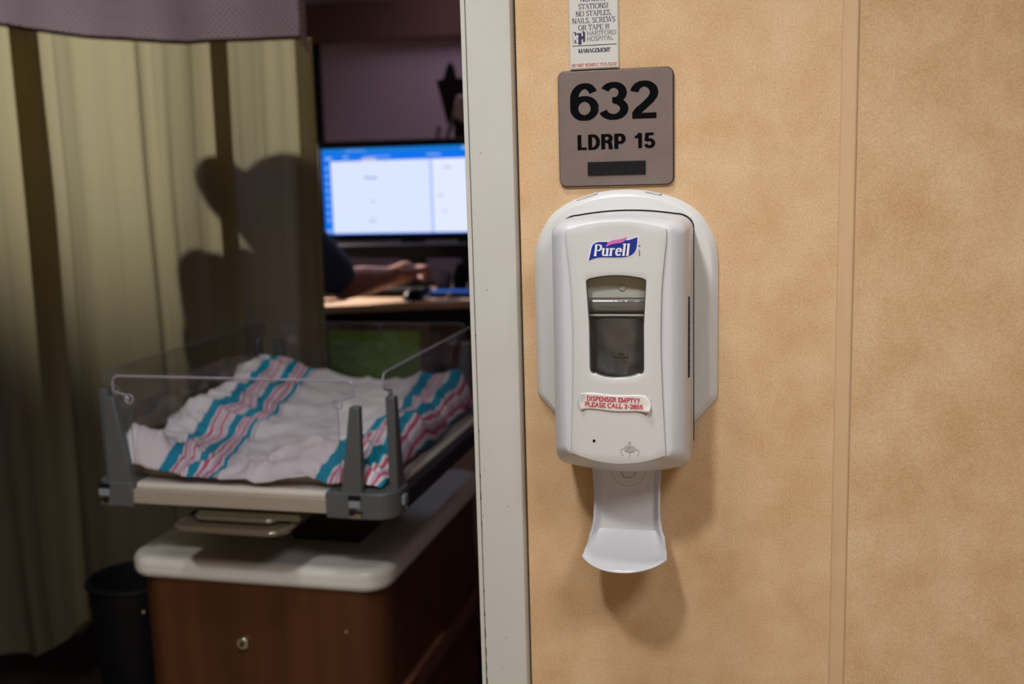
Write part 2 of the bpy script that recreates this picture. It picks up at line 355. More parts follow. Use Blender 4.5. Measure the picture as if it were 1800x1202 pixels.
glyph('Y', .78, [[(.08, 1), (.39, .48)], [(.39, .48), (.70, 1)], [(.39, .5), (.39, 0)]])
glyph('?', .60, [arc(.30, .72, .2, .26, 170, -60, 10)+[(.30, .38), (.30, .28)], [(.30, .09), (.30, 0)]])
glyph('-', .44, [[(.06, .38), (.38, .38)]])
glyph("'", .24, [[(.12, 1), (.12, .7)]])
glyph('2', .66, [arc(.31, .70, .23, .26, 165, -35, 12)+[(.10, .09)], [(.10, .08), (.58, .08)]])
glyph('8', .66, [arc(.32, .73, .20, .23, 0, 360, 20), arc(.32, .26, .235, .25, 0, 360, 20)])
glyph('5', .66, [[(.54, .93), (.18, .93)], [(.17, .96), (.13, .50)], arc(.31, .33, .23, .28, 140, -155, 14)])
def ribbon(bm, pts, w, y=0.0):
    # one continuous flat stroke; w(i, direction) gives its width
    P = [Vector(p) for p in pts]; L_, R_ = [], []
    for i, p in enumerate(P):
        d = (P[min(i+1, len(P)-1)]-P[max(0, i-1)]).normalized(); n = Vector((-d.y, d.x)); t = w(d)/2
        L_.append(bm.verts.new((p.x+n.x*t, y, p.y+n.y*t))); R_.append(bm.verts.new((p.x-n.x*t, y, p.y-n.y*t)))
    for i in range(len(P)-1): bm.faces.new((L_[i], L_[i+1], R_[i+1], R_[i]))
BW = lambda d: .150+.055*abs(d.y)
HG = {   # heavy grotesque figures and capitals, cap height 1
 '6': (.74, [arc(.37, .33, .255, .255, 0, 360, 44), [(.115, .33)]+arc(.385, .58, .270, .345, 180, 92, 14)+arc(.385, .63, .225, .295, 90, 24, 10)]),
 '3': (.74, [arc(.355, .72, .225, .205, 158, -62, 22)+[(.41, .525), (.32, .525)], [(.32, .525), (.40, .525)]+arc(.35, .29, .265, .215, 78, -165, 26)]),
 '2': (.74, [arc(.365, .69, .240, .235, 172, -20, 22)+[(.52, .50), (.38, .36), (.22, .22), (.14, .10)], [(.07, .08), (.66, .08)]]),
 'L': (.64, [[(.17, 0), (.17, 1)], [(.07, .08), (.60, .08)]]),
 'D': (.78, [[(.17, 0), (.17, 1)], [(.10, .925), (.34, .925)]+arc(.34, .5, .30, .425, 90, -90, 24)+[(.10, .075)]]),
 'R': (.78, [[(.17, 0), (.17, 1)], [(.10, .925), (.42, .925)]+arc(.42, .72, .20, .205, 90, -90, 16)+[(.10, .515)], [(.44, .50), (.58, .40), (.60, .20), (.62, 0)]]),
 'P': (.72, [[(.17, 0), (.17, 1)], [(.10, .925), (.40, .925)]+arc(.40, .675, .205, .25, 90, -90, 16)+[(.10, .425)]]),
 '1': (.62, [[(.38, 0), (.38, 1)], [(.06, .74), (.22, .77), (.33, .88), (.37, 1)]]),
 '5': (.70, [[(.60, .92), (.20, .92)], [(.21, 1), (.14, .47)], arc(.34, .31, .235, .235, 140, -165, 24)]),
 ' ': (.34, []),
}
def heavy_text(bm, s_, x0, x1, z0, h, wk=1.0):
    ly = 0
    tot = sum(HG[c][0] for c in s_); k = (x1-x0)/tot; cx = 0
    for c in s_:
        w_, st_ = HG[c]
        for pl in st_:
            b2 = bmesh.new(); ribbon(b2, pl, lambda d: BW(d)*wk)
            ly -= .00004
            for v in b2.verts: v.co = (x0+k*(cx+v.co.x), ly-.00475, z0+h*v.co.z)
            m_ = bpy.data.meshes.new('r'); b2.to_mesh(m_); b2.free(); bm.from_mesh(m_)
        cx += w_
def serif_text(bm, s, x0, x1, z0, h, thick=.13, thin=.05, shear=0.0, serif=True, y=0.0, slope=0.0):
    total = sum(GL[c][0] for c in s); k = (x1-x0)/total; cx = 0
    for c in s:
        w, strokes, serifs = GL[c]
        segs = []
        for pl in strokes:
            for a, b in zip(pl, pl[1:]):
                dx, dy = b[0]-a[0], b[1]-a[1]; L = math.hypot(dx, dy) or 1e-6
                t = thin+(thick-thin)*abs(dy)/L
                if dx*dy > 0 and len(pl) == 2 and abs(dx) > .1: t = thin*1.1
                segs.append((a, b, t))
        if serif:
            for (sx, sy) in serifs: segs.append(((sx-.105, sy+(.02 if sy < .3 else -.02)), (sx+.105, sy+(.02 if sy < .3 else -.02)), thin*.9))
        for a, b, t in segs:
            dx, dy = b[0]-a[0], b[1]-a[1]; L = math.hypot(dx, dy) or 1e-6
            ux, uy = dx/L, dy/L; e = t*.25
            q = [(a[0]-ux*e-uy*t/2, a[1]-uy*e+ux*t/2), (a[0]-ux*e+uy*t/2, a[1]-uy*e-ux*t/2), (b[0]+ux*e+uy*t/2, b[1]+uy*e-ux*t/2), (b[0]+ux*e-uy*t/2, b[1]+uy*e+ux*t/2)]
            vs = []
            for (px, pz) in q:
                X = x0+k*(cx+px)+shear*pz*h; vs.append(bm.verts.new((X, y, z0+h*pz+slope*(X-x0))))
            bm.faces.new(vs)
        cx += w
def plain_text(s, x0, x1, z0, z1, bold=0.0, y=0.0, shear=0.0, spacing=1.0):
    cu = bpy.data.curves.new('t', 'FONT'); cu.body = s; cu.size = 1.0; cu.offset = bold; cu.resolution_u = 6; cu.space_character = spacing
    ob = bpy.data.objects.new('t', cu); C.objects.link(ob)
    dg = bpy.context.evaluated_depsgraph_get(); dg.update()
    me = bpy.data.meshes.new_from_object(ob.evaluated_get(dg)); bpy.data.objects.remove(ob); bpy.data.curves.remove(cu)
    co = np.array([v.co[:] for v in me.vertices]); mn, mx = co.min(0), co.max(0)
    for v in me.vertices:
        a = (v.co.x-mn[0])/(mx[0]-mn[0]); b = (v.co.y-mn[1])/(mx[1]-mn[1])
        v.co = (x0+a*(x1-x0)+shear*b*(z1-z0), y, z0+b*(z1-z0))
    me.materials.clear(); return me
def orient_front(me):   # faces look toward -y
    bm = bmesh.new(); bm.from_mesh(me)
    bmesh.ops.triangulate(bm, faces=bm.faces)
    for f in bm.faces:
        f.normal_update()
        if f.normal.y > 0: f.normal_flip()
    bm.to_mesh(me); bm.free(); return me
def join_meshes(name, mes):
    bm = bmesh.new()
    for me in mes: bm.from_mesh(me)
    out = bpy.data.meshes.new(name); bm.to_mesh(out); bm.free(); return out
def decal(name, me, mt, parent, surf=None, eps=0.0006, thick=0.0004):
    orient_front(me)
    if surf:
        bm = bmesh.new(); bm.from_mesh(me)
        bmesh.ops.subdivide_edges(bm, edges=[e for e in bm.edges if e.calc_length() > .012], cuts=2); 
        for v in bm.verts: v.co.y = surf(v.co.x, v.co.z)-eps
        bm.to_mesh(me); bm.free()
    o = link(name, me, mt, parent, 0)
    sd = o.modifiers.new('thickness', 'SOLIDIFY'); sd.thickness = thick; sd.offset = -1
    return o
def flat(pts, y=0.0):
    bm = bmesh.new(); bm.faces.new([bm.verts.new((p[0], y, p[1])) for p in pts]); me = bpy.data.meshes.new('f'); bm.to_mesh(me); bm.free(); return me
def line_mesh(polys, w, y=0.0):
    bm = bmesh.new()
    for pl in polys:
        for a, b in zip(pl, pl[1:]):
            dx, dy = b[0]-a[0], b[1]-a[1]; L = math.hypot(dx, dy) or 1e-6; ux, uy = dx/L*w/2, dy/L*w/2
            bm.faces.new([bm.verts.new((p[0], y, p[1])) for p in ((a[0]-ux*.5-uy, a[1]-uy*.5+ux), (a[0]-ux*.5+uy, a[1]-uy*.5-ux), (b[0]+ux*.5+uy, b[1]+uy*.5-ux), (b[0]+ux*.5-uy, b[1]+uy*.5+ux))])
    me = bpy.data.meshes.new('l'); bm.to_mesh(me); bm.free(); return me

# ================================================================== SETTING
XJ = -0.2640        # right side of the door frame on the corridor face
st(box('wall_right', -0.2610, 0.100, 0.0, 0.12, 0, 2.55, M_wall))
# corner guard and the wall that runs on past it, bending slightly away
g = [(0.0905, -0.0005), (0.0925, -0.0018), (0.1010, -0.0019), (0.1040, -0.0028), (0.1058, -0.0030), (0.1078, -0.0012), (0.1082, -0.0002), (0.1082, 0.006), (0.0905, 0.006)]
st(pobj('trim_1', g, 0, 2.55, M_guard, plane='xy', smooth=60))
a12 = math.radians(11)
st(pobj('wall_front', [(0.100, -0.0004), (0.108, -0.0004), (0.108+1.8*math.cos(a12), -0.0004+1.8*math.sin(a12)), (0.108+1.8*math.cos(a12), 0.6), (0.100, 0.12)], 0, 2.55, M_wall, plane='xy', smooth=0))
st(box('wall_left', -3.4, -1.575, 0.0, 0.12, 0, 2.55, M_wall))
st(box('wall_header', -1.575, -0.261, 0.0, 0.12, 2.12, 2.55, M_wall))
# steel door frame: face, thin separate inner lip with a chipped paint line, rounded return to the wall
bm = bmesh.new()
face = [(-0.3150, 0.135), (-0.3150, -0.0135), (-0.3143, -0.0142), (-0.2672, -0.0142), (-0.2647, -0.0130), (-0.2636, -0.0105), (-0.2632, -0.001), (-0.2632, 0.135)]
prism(bm, face, 0, 2.08, 'xy'); st(fin('door_1', bm, M_frame, None, 40))
st(box('trim_2', -0.3208, -0.3157, -0.0150, 0.138, 0, 2.08, M_frame, b=0.0008))
st(box('trim_3', -1.60, -0.3208, -0.0142, 0.135, 2.08, 2.13, M_frame, b=0.002))
st(box('trim_4', -1.60, -1.54, -0.0142, 0.135, 0, 2.08, M_frame, b=0.002))
# chips along the paint line (raised dark primer patches in the seam)
bm = bmesh.new(); rs = random.Random(3)
for (z, h, w) in ((0.775, .030, .0011), (0.800, .018, .0009), (0.822, .012, .0007), (0.845, .014, .0007), (0.870, .006, .0006), (0.90, .004, .0005), (0.985, .008, .0004), (1.02, .012, .0004), (1.045, .004, .0006), (1.10, .003, .0004), (1.215, .002, .0004)):
    pts = [(-0.3156, z-h/2)]+[(-0.3150+w*(0.3+rs.random()), z-h/2+h*i/6) for i in range(1, 6)]+[(-0.3156, z+h/2)]
    prism(bm, pts, -0.01445, -0.0135)
for (x, z) in ((-.300, 1.268), (-.289, .842), (-.3135, .995), (-.3095, 1.052), (-.2955, .800), (-.303, 1.425), (-.2825, 1.008)):
    prism(bm, [(x, z), (x+.0006, z-.0008), (x+.0010, z+.0006), (x+.0003, z+.0010)], -0.01440, -0.0140)
st(fin('trim_5', bm, M_chip, None, 0))
# corridor surfaces around and behind the camera
st(box('floor_corridor', -3.4, 2.2, -2.4, 0.12, -0.05, 0, M_cfloor))
st(box('ceiling_corridor', -3.4, 2.2, -2.4, 0.0, 2.55, 2.6, M_ceil))
st(box('wall_opposite', -3.4, 2.2, -2.5, -2.4, 0, 2.6, M_wall))
# patient room
st(box('floor_room', -3.4, 1.2, 0.12, 3.0, -0.05, -0.001, M_floor))
st(box('ceiling_room', -3.4, 1.2, 0.0, 3.0, 2.55, 2.6, M_rceil))
st(box('wall_back', -3.4, 1.2, 2.9, 3.0, -0.05, 2.55, M_rwall))
st(box('wall_room_left', -3.5, -3.4, -0.0, 3.0, -0.05, 2.55, M_rwall))
st(box('wall_room_right', 0.2, 0.3, 0.12, 2.9, 0, 2.55, M_rwall))
st(box('trim_6', -2.7, 0.2, 2.86, 2.9, 1.935, 2.085, M_brown))
st(box('trim_7', -1.745, -1.695, 2.87, 2.9, 0, 1.935, M_blackp))
st(box('baseboard_back', -3.4, 0.2, 2.885, 2.9, 0, 0.1, M_brown))
for i, (x, y, nm, lb) in enumerate(((-0.45, -1.32, 'ceiling_downlight', 'round recessed downlight in the corridor ceiling, farther from the wall'),
                                    (-0.32, -0.50, 'ceiling_downlight', 'round recessed downlight in the corridor ceiling, nearer the wall'))):
    t = thing(nm, lb, 'ceiling light', (x, y, 2.52), group='corridor ceiling lights')
    bm = bmesh.new()
    ro, ri = 0.115, 0.095; n = 40
    R1 = [[bm.verts.new((r*math.cos(2*math.pi*k/n), r*math.sin(2*math.pi*k/n), z)) for k in range(n)] for r, z in ((ro, 0.03), (ro, 0.0), (ri, 0.0), (ri, 0.03))]
    for q in range(4):
        for k in range(n): bm.faces.new((R1[q][k], R1[q][(k+1) % n], R1[(q+1) % 4][(k+1) % n], R1[(q+1) % 4][k]))
    fin('trim_ring', bm, M_plast, t)
    cyl('diffuser', (0, 0, 0.026), 0.0945, 0.004, 'z', E_lamp, t)

# ================================================================== ROOM NUMBER SIGN
sg = thing('room_number_sign', 'taupe metal door plaque reading 632 LDRP 15 on the tan wall', 'sign', (-0.1492, -0.0005, 1.3850))
XS = 0.1492
hw = 0.0634
pobj('backing', rrect(-hw-.0007, hw+.0007, -.0007, .1266, .0078, 8), -.0030, 0.0, M_black, sg)
pobj('face_plate', rrect(-hw, hw, 0, .1259, .0072, 8), -.0046, -.0028, M_steel, sg, b=.0004)
bm = bmesh.new(); heavy_text(bm, '632', -.0510, .0490, .0718, .0408)
heavy_text(bm, 'LDRP', -.0438, .0112, .0398, .0165, 1.18); heavy_text(bm, '15', .0205, .0440, .0398, .0165, 1.18)
me = bpy.data.meshes.new('n'); bm.to_mesh(me); bm.free()
lt_ = link('lettering', orient_front(me), M_black, sg, 0)
br = pobj('braille_plate', rrect(-.0315, .0332, .0113, .0262, .0004, 2), -.0062, -.0044, M_blackp, sg, b=.0003)
bm = bmesh.new(); rs = random.Random(5)
for k in range(7):
    for (dx, dz) in ((0, 0), (1, 0), (0, 1), (1, 1), (0, 2), (1, 2)):
        if rs.random() < .45: ell(bm, (-.0085+k*.0032+dx*.0011, -.0062, .0170+dz*.0011), (.00042, .0003, .00042), 8)
fin('braille_dots', bm, M_blackp, br, 60)

# ================================================================== WARNING STICKER SIGN ABOVE
ws = thing('notice_sign', 'narrow white notice with navy capitals above the room plaque', 'sign', (-0.1724, -0.0005, 1.5130))
pobj('cream_border', rrect(-.0275, .0276, 0, .19, .0012, 3), -.0012, 0.0, M_edgecream, ws)
pobj('panel', rrect(-.0262, .0264, .0012, .188, .001, 3), -.0020, -.0010, M_paper, ws)
bm = bmesh.new()
sc = .000638
def zy(py): return (121.5-py)*sc+.0006
for s, xa, xb, py, th in (('NURSING', -.0145, .0143, 9.0, .15), ('STATIONS!', -.0168, .0166, 21.3, .15), ('NO STAPLES,', -.0198, .0202, 33.2, .15), ('NAILS, SCREWS', -.0238, .0242, 44.8, .15), ('OR TAPE !!!', -.0172, .0176, 56.6, .15)):
    serif_text(bm, s, xa, xb, zy(py), .0054, thick=th, thin=.06)
serif_text(bm, 'MANAGEMENT', -.0172, .0182, zy(94.6), .0042, thick=.24, thin=.09)
me = bpy.data.meshes.new('n'); bm.to_mesh(me); bm.free(); decal('lettering', me, M_navy, ws, surf=lambda x, z: -.0020, eps=.0001, thick=.0002)
bm = bmesh.new()
serif_text(bm, 'HARTFORD', -.0078, .0250, zy(66.2), .0046, thick=.115, thin=.08, serif=False)
serif_text(bm, 'HOSPITAL', -.0078, .0218, zy(75.2), .0046, thick=.115, thin=.08, serif=False)
abox(bm, -.0240, .0250, 0, .00001, zy(82.9), zy(81.9))
me = bpy.data.meshes.new('n'); bm.to_mesh(me); bm.free(); decal('hospital_name', me, M_navy, ws, surf=lambda x, z: -.0020, eps=.0001, thick=.0002)
bm = bmesh.new(); serif_text(bm, 'DO NOT REMOVE THIS SIGN!', -.0255, .0252, zy(118), .0032, thick=.20, thin=.10)
me = bpy.data.meshes.new('n'); bm.to_mesh(me); bm.free(); decal('red_lettering', me, M_redor, ws, surf=lambda x, z: -.0020, eps=.0001, thick=.0002)
# the two joined block letters H of the emblem (white faces, dark sides); traced on a 200 x 220 grid
def em(pts): return [(-.0240+(x)*.0000700, zy(58.0)-(y)*.0000690) for x, y in pts]
dark = [[(15, 15), (45, 5), (72, 20), (72, 48), (98, 60), (98, 22), (118, 30), (118, 190), (130, 215), (160, 190), (160, 120), (180, 112), (180, 170), (205, 155), (205, 22), (180, 2), (150, 12), (150, 60), (132, 68), (132, 30), (98, 18), (72, 12)],
        [(40, 20), (72, 45), (72, 90), (45, 70)], [(42, 130), (72, 150), (60, 178), (42, 190)]]
dark = [[(98, 22), (122, 34), (122, 215), (98, 200)], [(122, 34), (148, 20), (148, 85), (172, 72), (172, 22), (150, 8), (180, 0), (206, 18), (206, 160), (172, 180), (172, 120), (148, 132), (148, 196), (122, 215)],
        [(10, 18), (38, 4), (64, 16), (64, 60), (52, 72), (40, 60), (40, 22)], [(38, 120), (62, 146), (62, 172), (38, 186)], [(64, 40), (90, 25), (98, 30), (98, 60), (80, 46), (64, 52)]]
bmd = bmesh.new()
for p in dark: bmd.faces.new([bmd.verts.new((a, 0, b)) for a, b in em(p)])
for pl in ([(10, 18), (10, 170)], [(10, 170), (38, 186)], [(64, 172), (98, 200)], [(64, 100), (98, 120)]):
    a, b = em(pl)
    me_l = line_mesh([[a, b]], .0004); bmd.from_mesh(me_l)
me = bpy.data.meshes.new('n'); bmd.to_mesh(me); bmd.free(); decal('emblem', me, M_navy, ws, surf=lambda x, z: -.0020, eps=.0001, thick=.0002)

# ================================================================== SANITIZER DISPENSER
XC = -0.1375
dp = thing('hand_sanitizer_dispenser', 'white wall-mounted hand sanitizer dispenser with viewing window and drip tray', 'dispenser', (XC, 0, 1.08))
ZB = 1.08
def L(x, z): return (x-XC, z-ZB)
# back plate: arched sheet with wide sloped rim
xr = [(.0, 1.3797), (.019, 1.3787), (.037, 1.3755), (.0625, 1.3668), (.0835, 1.3520), (.0965, 1.3320), (.1020, 1.3160), (.1042, 1.2980), (.1042, 1.150), (.1036, 1.143), (.0785, 1.1125), (.0755, 1.1105), (.0725, 1.1120)]
def cr_spline(P, k=10):
    out = []
    for i in range(len(P)-1):
        p0, p1, p2, p3 = [np.array(P[max(0, min(len(P)-1, j))], float) for j in (i-1, i, i+1, i+2)]
        for t in range(k):
            t /= k; out.append(tuple(.5*((2*p1)+(-p0+p2)*t+(2*p0-5*p1+4*p2-p3)*t*t+(-p0+3*p1-3*p2+p3)*t**3)))
    out.append(tuple(P[-1])); return out
xr_s = cr_spline([(-.019, 1.3787)]+xr[:8], 5)[5:]+xr[8:]
def ring_pts(inset):
    P = xr_s+[(-a, b) for a, b in xr_s[::-1][:-1]]
    n = len(P); cx, cz = 0, 1.25; out = []
    for i, (x, z) in enumerate(P):
        a = Vector(P[(i-1) % n]); b = Vector(P[(i+1) % n]); d = (b-a).normalized(); nrm = Vector((d.y, -d.x))
        if nrm.dot(Vector((x-cx, z-cz))) < 0: nrm = -nrm
        out.append((x-nrm.x*inset-.0032, z-nrm.y*inset-ZB))
    return out
def loft(name, rings, mt, parent, capf=True, capb=True, smooth=35):
    bm = bmesh.new(); RR = []
    for pts, y in rings: RR.append([bm.verts.new((p[0], y, p[1])) for p in pts])
    n = len(RR[0])
    for a, b in zip(RR, RR[1:]):
        for i in range(n): bm.faces.new((a[i], a[(i+1) % n], b[(i+1) % n], b[i]))
    if capb: bm.faces.new(RR[0])
    if capf: bm.faces.new(RR[-1][::-1])
    return fin(name, bm, mt, parent, smooth)
loft('back_plate', [(ring_pts(0), 0), (ring_pts(0), -.0022), (ring_pts(.0015), -.0042), (ring_pts(.0062), -.0098), (ring_pts(.0078), -.0104)], M_plast, dp)
pobj('alignment_tab', [(.024-.0032, 1.3768-ZB), (.0395-.0032, 1.3728-ZB), (.042-.0032, 1.3745-ZB), (.024-.0032, 1.3790-ZB)], -.006, -.0005, M_plast, dp)
pobj('alignment_tab', [(-.030-.0032, 1.3758-ZB), (-.052-.0032, 1.3688-ZB), (-.0535-.0032, 1.3700-ZB), (-.030-.0032, 1.3782-ZB)], -.006, -.0005, M_plast, dp)

def body_ring(hw, zt, zb, rt=.02, rb=.014, arch=.0085, barc=.0105):
    pts = []
    n = 12
    for i in range(n+1):     # bottom from left to right
        x = -hw+rb+(2*hw-2*rb)*i/n; pts.append((x, zb+barc*(x/hw)**2))
    zc = zb+barc*((hw-rb)/hw)**2
    for i in range(1, 6):
        a = math.radians(-90+90*i/6); pts.append((hw-rb+rb*math.cos(a), zc+rb*.9+rb*.9*math.sin(a)))
    ztc = zt-arch*((hw-rt)/hw)**2
    for i in range(6): 
        z = zc+rb*.9+(ztc-rt*.8-zc-rb*.9)*i/5; pts.append((hw, z))
    for i in range(1, 7):
        a = math.radians(90*i/7); pts.append((hw-rt+rt*math.cos(a), ztc-rt*.8+rt*.8*math.sin(a)))
    for i in range(n+1):
        x = hw-rt-(2*hw-2*rt)*i/n; pts.append((x, zt-arch*(x/hw)**2))
    for i in range(1, 7):
        a = math.radians(90+90*i/7); pts.append((-hw+rt+rt*math.cos(a), ztc-rt*.8+rt*.8*math.sin(a)))
    for i in range(6):
        z = zc+rb*.9+(ztc-rt*.8-zc-rb*.9)*(5-i)/5; pts.append((-hw, z))
    for i in range(1, 6):
        a = math.radians(180+90*i/6); pts.append((-hw+rb+rb*math.cos(a), zc+rb*.9+rb*.9*math.sin(a)))
    return [(x, z-ZB) for x, z in pts]
def surf(x, z):  # cover front surface in local coordinates
    return -(0.1065+0.0040*(1-(x/.056)**2)+0.0008*math.sin((z-.01)*12))
rings = [(body_ring(.0742, 1.3560, 1.0710), -.0100), (body_ring(.0740, 1.3560, 1.0710), -.045), (body_ring(.0737, 1.3557, 1.0715), -.066), (body_ring(.0730, 1.3555, 1.0757), -.075),
         (body_ring(.0710, 1.3545, 1.0815), -.086), (body_ring(.0680, 1.3530, 1.0862, rt=.019), -.0935), (body_ring(.0630, 1.3515, 1.0895, rt=.016), -.0985),
         (body_ring(.0585, 1.3505, 1.0915, rt=.010), -.1030), (body_ring(.0552, 1.3490, 1.0925, rt=.008, rb=.009), -.1042), (body_ring(.0515, 1.3450, 1.0945, rt=.008, rb=.008), -.1044), (body_ring(.0400, 1.3400, 1.1000, rt=.009, rb=.008), -.1045)]
loft('housing', rings, M_plast2, dp, capf=False, capb=True, smooth=50)
# black sheet put in for the shade where the housing meets the back plate
def reveal(o): return [(p[0]*(1+o), p[1]+(p[1]-.13)*o) for p in body_ring(.0742, 1.3560, 1.0795)]
loft('shadow_gap', [(reveal(.012), -.0100), (reveal(.012), -.0106)], M_blackp, dp, smooth=0)
# front cover with window opening
def cov_hw(z):
    zz = [1.092, 1.1045, 1.1635, 1.2245, 1.2845, 1.3415, 1.352]; ww = [.0510, .0505, .0474, .0455, .0470, .0535, .0545]
    return float(np.interp(z, zz, ww))
def smooth_hw(z): return sum(cov_hw(z+d) for d in (-.016, -.008, 0, .008, .016))/5
outer = []
NZ = 30
for i in range(25):
    x = -1+2*i/24; outer.append((x*.0503, 1.0922+.0098*x*x))
for i in range(1, NZ):
    z = 1.102+(1.337-1.102)*i/NZ; outer.append((smooth_hw(z), z))
ht = smooth_hw(1.339)
for i in (1, 2):
    a = math.radians(30*i); outer.append((ht-.006+.006*math.cos(a), 1.3385+.0040*math.sin(a)))
for i in range(25):
    x = 1-2*i/24; outer.append((x*(ht-.006), 1.3500-.0072*x*x))
for i in (1, 2):
    a = math.radians(90+30*i); outer.append((-ht+.006+.006*math.cos(a), 1.3385+.0040*math.sin(a)))
for i in range(1, NZ):
    z = 1.337-(1.337-1.102)*i/NZ; outer.append((-smooth_hw(z), z))
def win_outline(off=0.0):
    pts = []
    def whw(z): return float(np.interp(z, [1.19, 1.24, 1.29], [.0287, .0288, .0316]))
    r = .0055
    for i in range(13):
        x = -1+2*i/12; pts.append((x*(.0287-r+off), 1.1850+.0045*x*x-off))
    for i in range(1, 5):
        a = math.radians(-90+90*i/5); pts.append((.0287-r+(r+off)*math.cos(a), 1.1890+r+(r+off)*math.sin(a)))
    for i in range(11):
        z = 1.196+(1.2865-1.196)*i/10; pts.append((whw(z)+off, z))
    for i in range(1, 5):
        a = math.radians(90*i/5); pts.append((.0316-r+(r+off)*math.cos(a), 1.2865+(.0040+off)*math.sin(a)))
    for i in range(13):
        x = 1-2*i/12; pts.append((x*(.0316-r+off), 1.2938-.0030*x*x+off))
    k = pts[17-0:]  # mirror the right side
    for i in range(1, 5):
        a = math.radians(90+90*i/5); pts.append((-.0316+r+(r+off)*math.cos(a), 1.2865+(.0040+off)*math.sin(a)))
    for i in range(11):
        z = 1.2865-(1.2865-1.196)*i/10; pts.append((-whw(z)-off, z))
    for i in range(1, 5):
        a = math.radians(180+90*i/5); pts.append((-.0287+r+(r+off)*math.cos(a), 1.1890+r+(r+off)*math.sin(a)))
    return pts
inner = win_outline()
def inpoly(x, z, P):
    c = False; n = len(P)
    for i in range(n):
        x1, z1 = P[i]; x2, z2 = P[(i+1) % n]
        if (z1 > z) != (z2 > z) and x < (x2-x1)*(z-z1)/(z2-z1)+x1: c = not c
    return c
def near(x, z, P, d): return any((x-a)**2+(z-b)**2 < d*d for a, b in P)
grid = []
z = 1.096
while z < 1.348:
    x = -.054
    while x < .0545:
        if inpoly(x, z, outer) and not inpoly(x, z, inner) and not near(x, z, outer, .0048) and not near(x, z, inner, .0035): grid.append((x, z))
        x += .0075
    z += .0075
no, ni = len(outer), len(inner)
vs = [Vector(p) for p in outer+inner+grid]
ed = [(i, (i+1) % no) for i in range(no)]+[(no+i, no+(i+1) % ni) for i in range(ni)]
rv, re_, rf = delaunay_2d_cdt(vs, ed, [], 0, 1e-7)[:3]
bm = bmesh.new(); bv = [bm.verts.new((v.x, surf(v.x, v.y-ZB), v.y-ZB)) for v in rv]
for f in rf:
    cx = sum(rv[i].x for i in f)/len(f); cz = sum(rv[i].y for i in f)/len(f)
    if inpoly(cx, cz, outer) and not inpoly(cx, cz, inner): bm.faces.new([bv[i] for i in f])
bmesh.ops.delete(bm, geom=[v for v in bm.verts if not v.link_faces], context='VERTS')
for f in bm.faces:
    f.normal_update()
    if f.normal.y > 0: f.normal_flip()
cv = fin('front_cover', bm, M_plast, dp, 40, recalc=False)
sd = cv.modifiers.new('thickness', 'SOLIDIFY'); sd.thickness = .0042; sd.offset = -1; bev(cv, .0007, 2)
# window rim, film and the cavity with the refill behind it
bm = bmesh.new(); o2 = win_outline(.0); i2 = win_outline(-.0012)
A = [bm.verts.new((p[0], surf(p[0], p[1]-ZB)+.0012, p[1]-ZB)) for p in o2]; B = [bm.verts.new((p[0], surf(p[0], p[1]-ZB)+.0022, p[1]-ZB)) for p in i2]
D = [bm.verts.new((p[0], surf(p[0], p[1]-ZB)+.0040, p[1]-ZB)) for p in o2]
for i in range(len(A)):
    j = (i+1) % len(A); bm.faces.new((A[i], A[j], B[j], B[i])); bm.faces.new((B[i], B[j], D[j], D[i])); bm.faces.new((D[i], D[j], A[j], A[i]))
fin('window_gasket', bm, mat('dark_gasket', (0.08, 0.085, 0.08), 0.3), dp, 40)
bm = bmesh.new(); f = bm.faces.new([bm.verts.new((p[0], surf(p[0], p[1]-ZB)+.0030, p[1]-ZB)) for p in i2])
bmesh.ops.triangulate(bm, faces=[f]); wf = fin('window_film', bm, M_win, dp, 0)
sd = wf.modifiers.new('thickness', 'SOLIDIFY'); sd.thickness = .0008
bm = bmesh.new()
x0, x1, z0, z1 = -.040, .040, 1.165-ZB, 1.315-ZB
v = [bm.verts.new(p) for p in ((x0, -.0995, z0), (x1, -.0995, z0), (x1, -.0995, z1), (x0, -.0995, z1), (x0, -.045, z0), (x1, -.045, z0), (x1, -.045, z1), (x0, -.045, z1))]
for q in ((4, 5, 6, 7), (0, 1, 5, 4), (1, 2, 6, 5), (2, 3, 7, 6), (3, 0, 4, 7)): bm.faces.new([v[i] for i in q])
cav = fin('cavity', bm, M_cavity, dp, 0); sd = cav.modifiers.new('thickness', 'SOLIDIFY'); sd.thickness = .001; sd.offset = 1
pobj('upper_shelf', rrect(-.039, .039, 1.258-ZB, 1.3145-ZB, .002, 2), -.094, -.075, M_cavity, dp, b=.001)
cyl('rivet', (.0048, -.0945, 1.2795-ZB), .0036, .003, 'y', mat('rivet_grey', (0.40, 0.42, 0.38), .4), dp, 24, .0008)
bm = bmesh.new()   # refill pouch: slumped rounded shape with a shoulder cylinder across the top
NU, NV = 36, 40
gv = []
for j in range(NV+1):
    v_ = j/NV; row = []
    for i in range(NU+1):
        u = -1+2*i/NU; x = u*.0375; zz = 1.170+(1.252-1.170)*v_
        yy = -.070-.026*(1-abs(u)**3.2)*min(1, (1-v_)*9+.35)+.006*noise.noise(Vector((x*60, zz*55, 1)))*(1-v_)**1.4*1.6
        yy += .003*noise.noise(Vector((x*150+zz*90, zz*120, 4)))*(1-v_)**2
        row.append(bm.verts.new((x, max(yy, -.1005), zz-ZB)))
    gv.append(row)
for j in range(NV):
    for i in range(NU): bm.faces.new((gv[j][i], gv[j][i+1], gv[j+1][i+1], gv[j+1][i]))
pouch = fin('refill_pouch', bm, M_gel, dp, 60); sd = pouch.modifiers.new('thickness', 'SOLIDIFY'); sd.thickness = .001
bm = bmesh.new(); tube(bm, [(-.0375, -.086, 1.2610-ZB), (.0375, -.086, 1.2610-ZB)], .0095, 28); fin('refill_shoulder', bm, M_gelc, dp, 40)
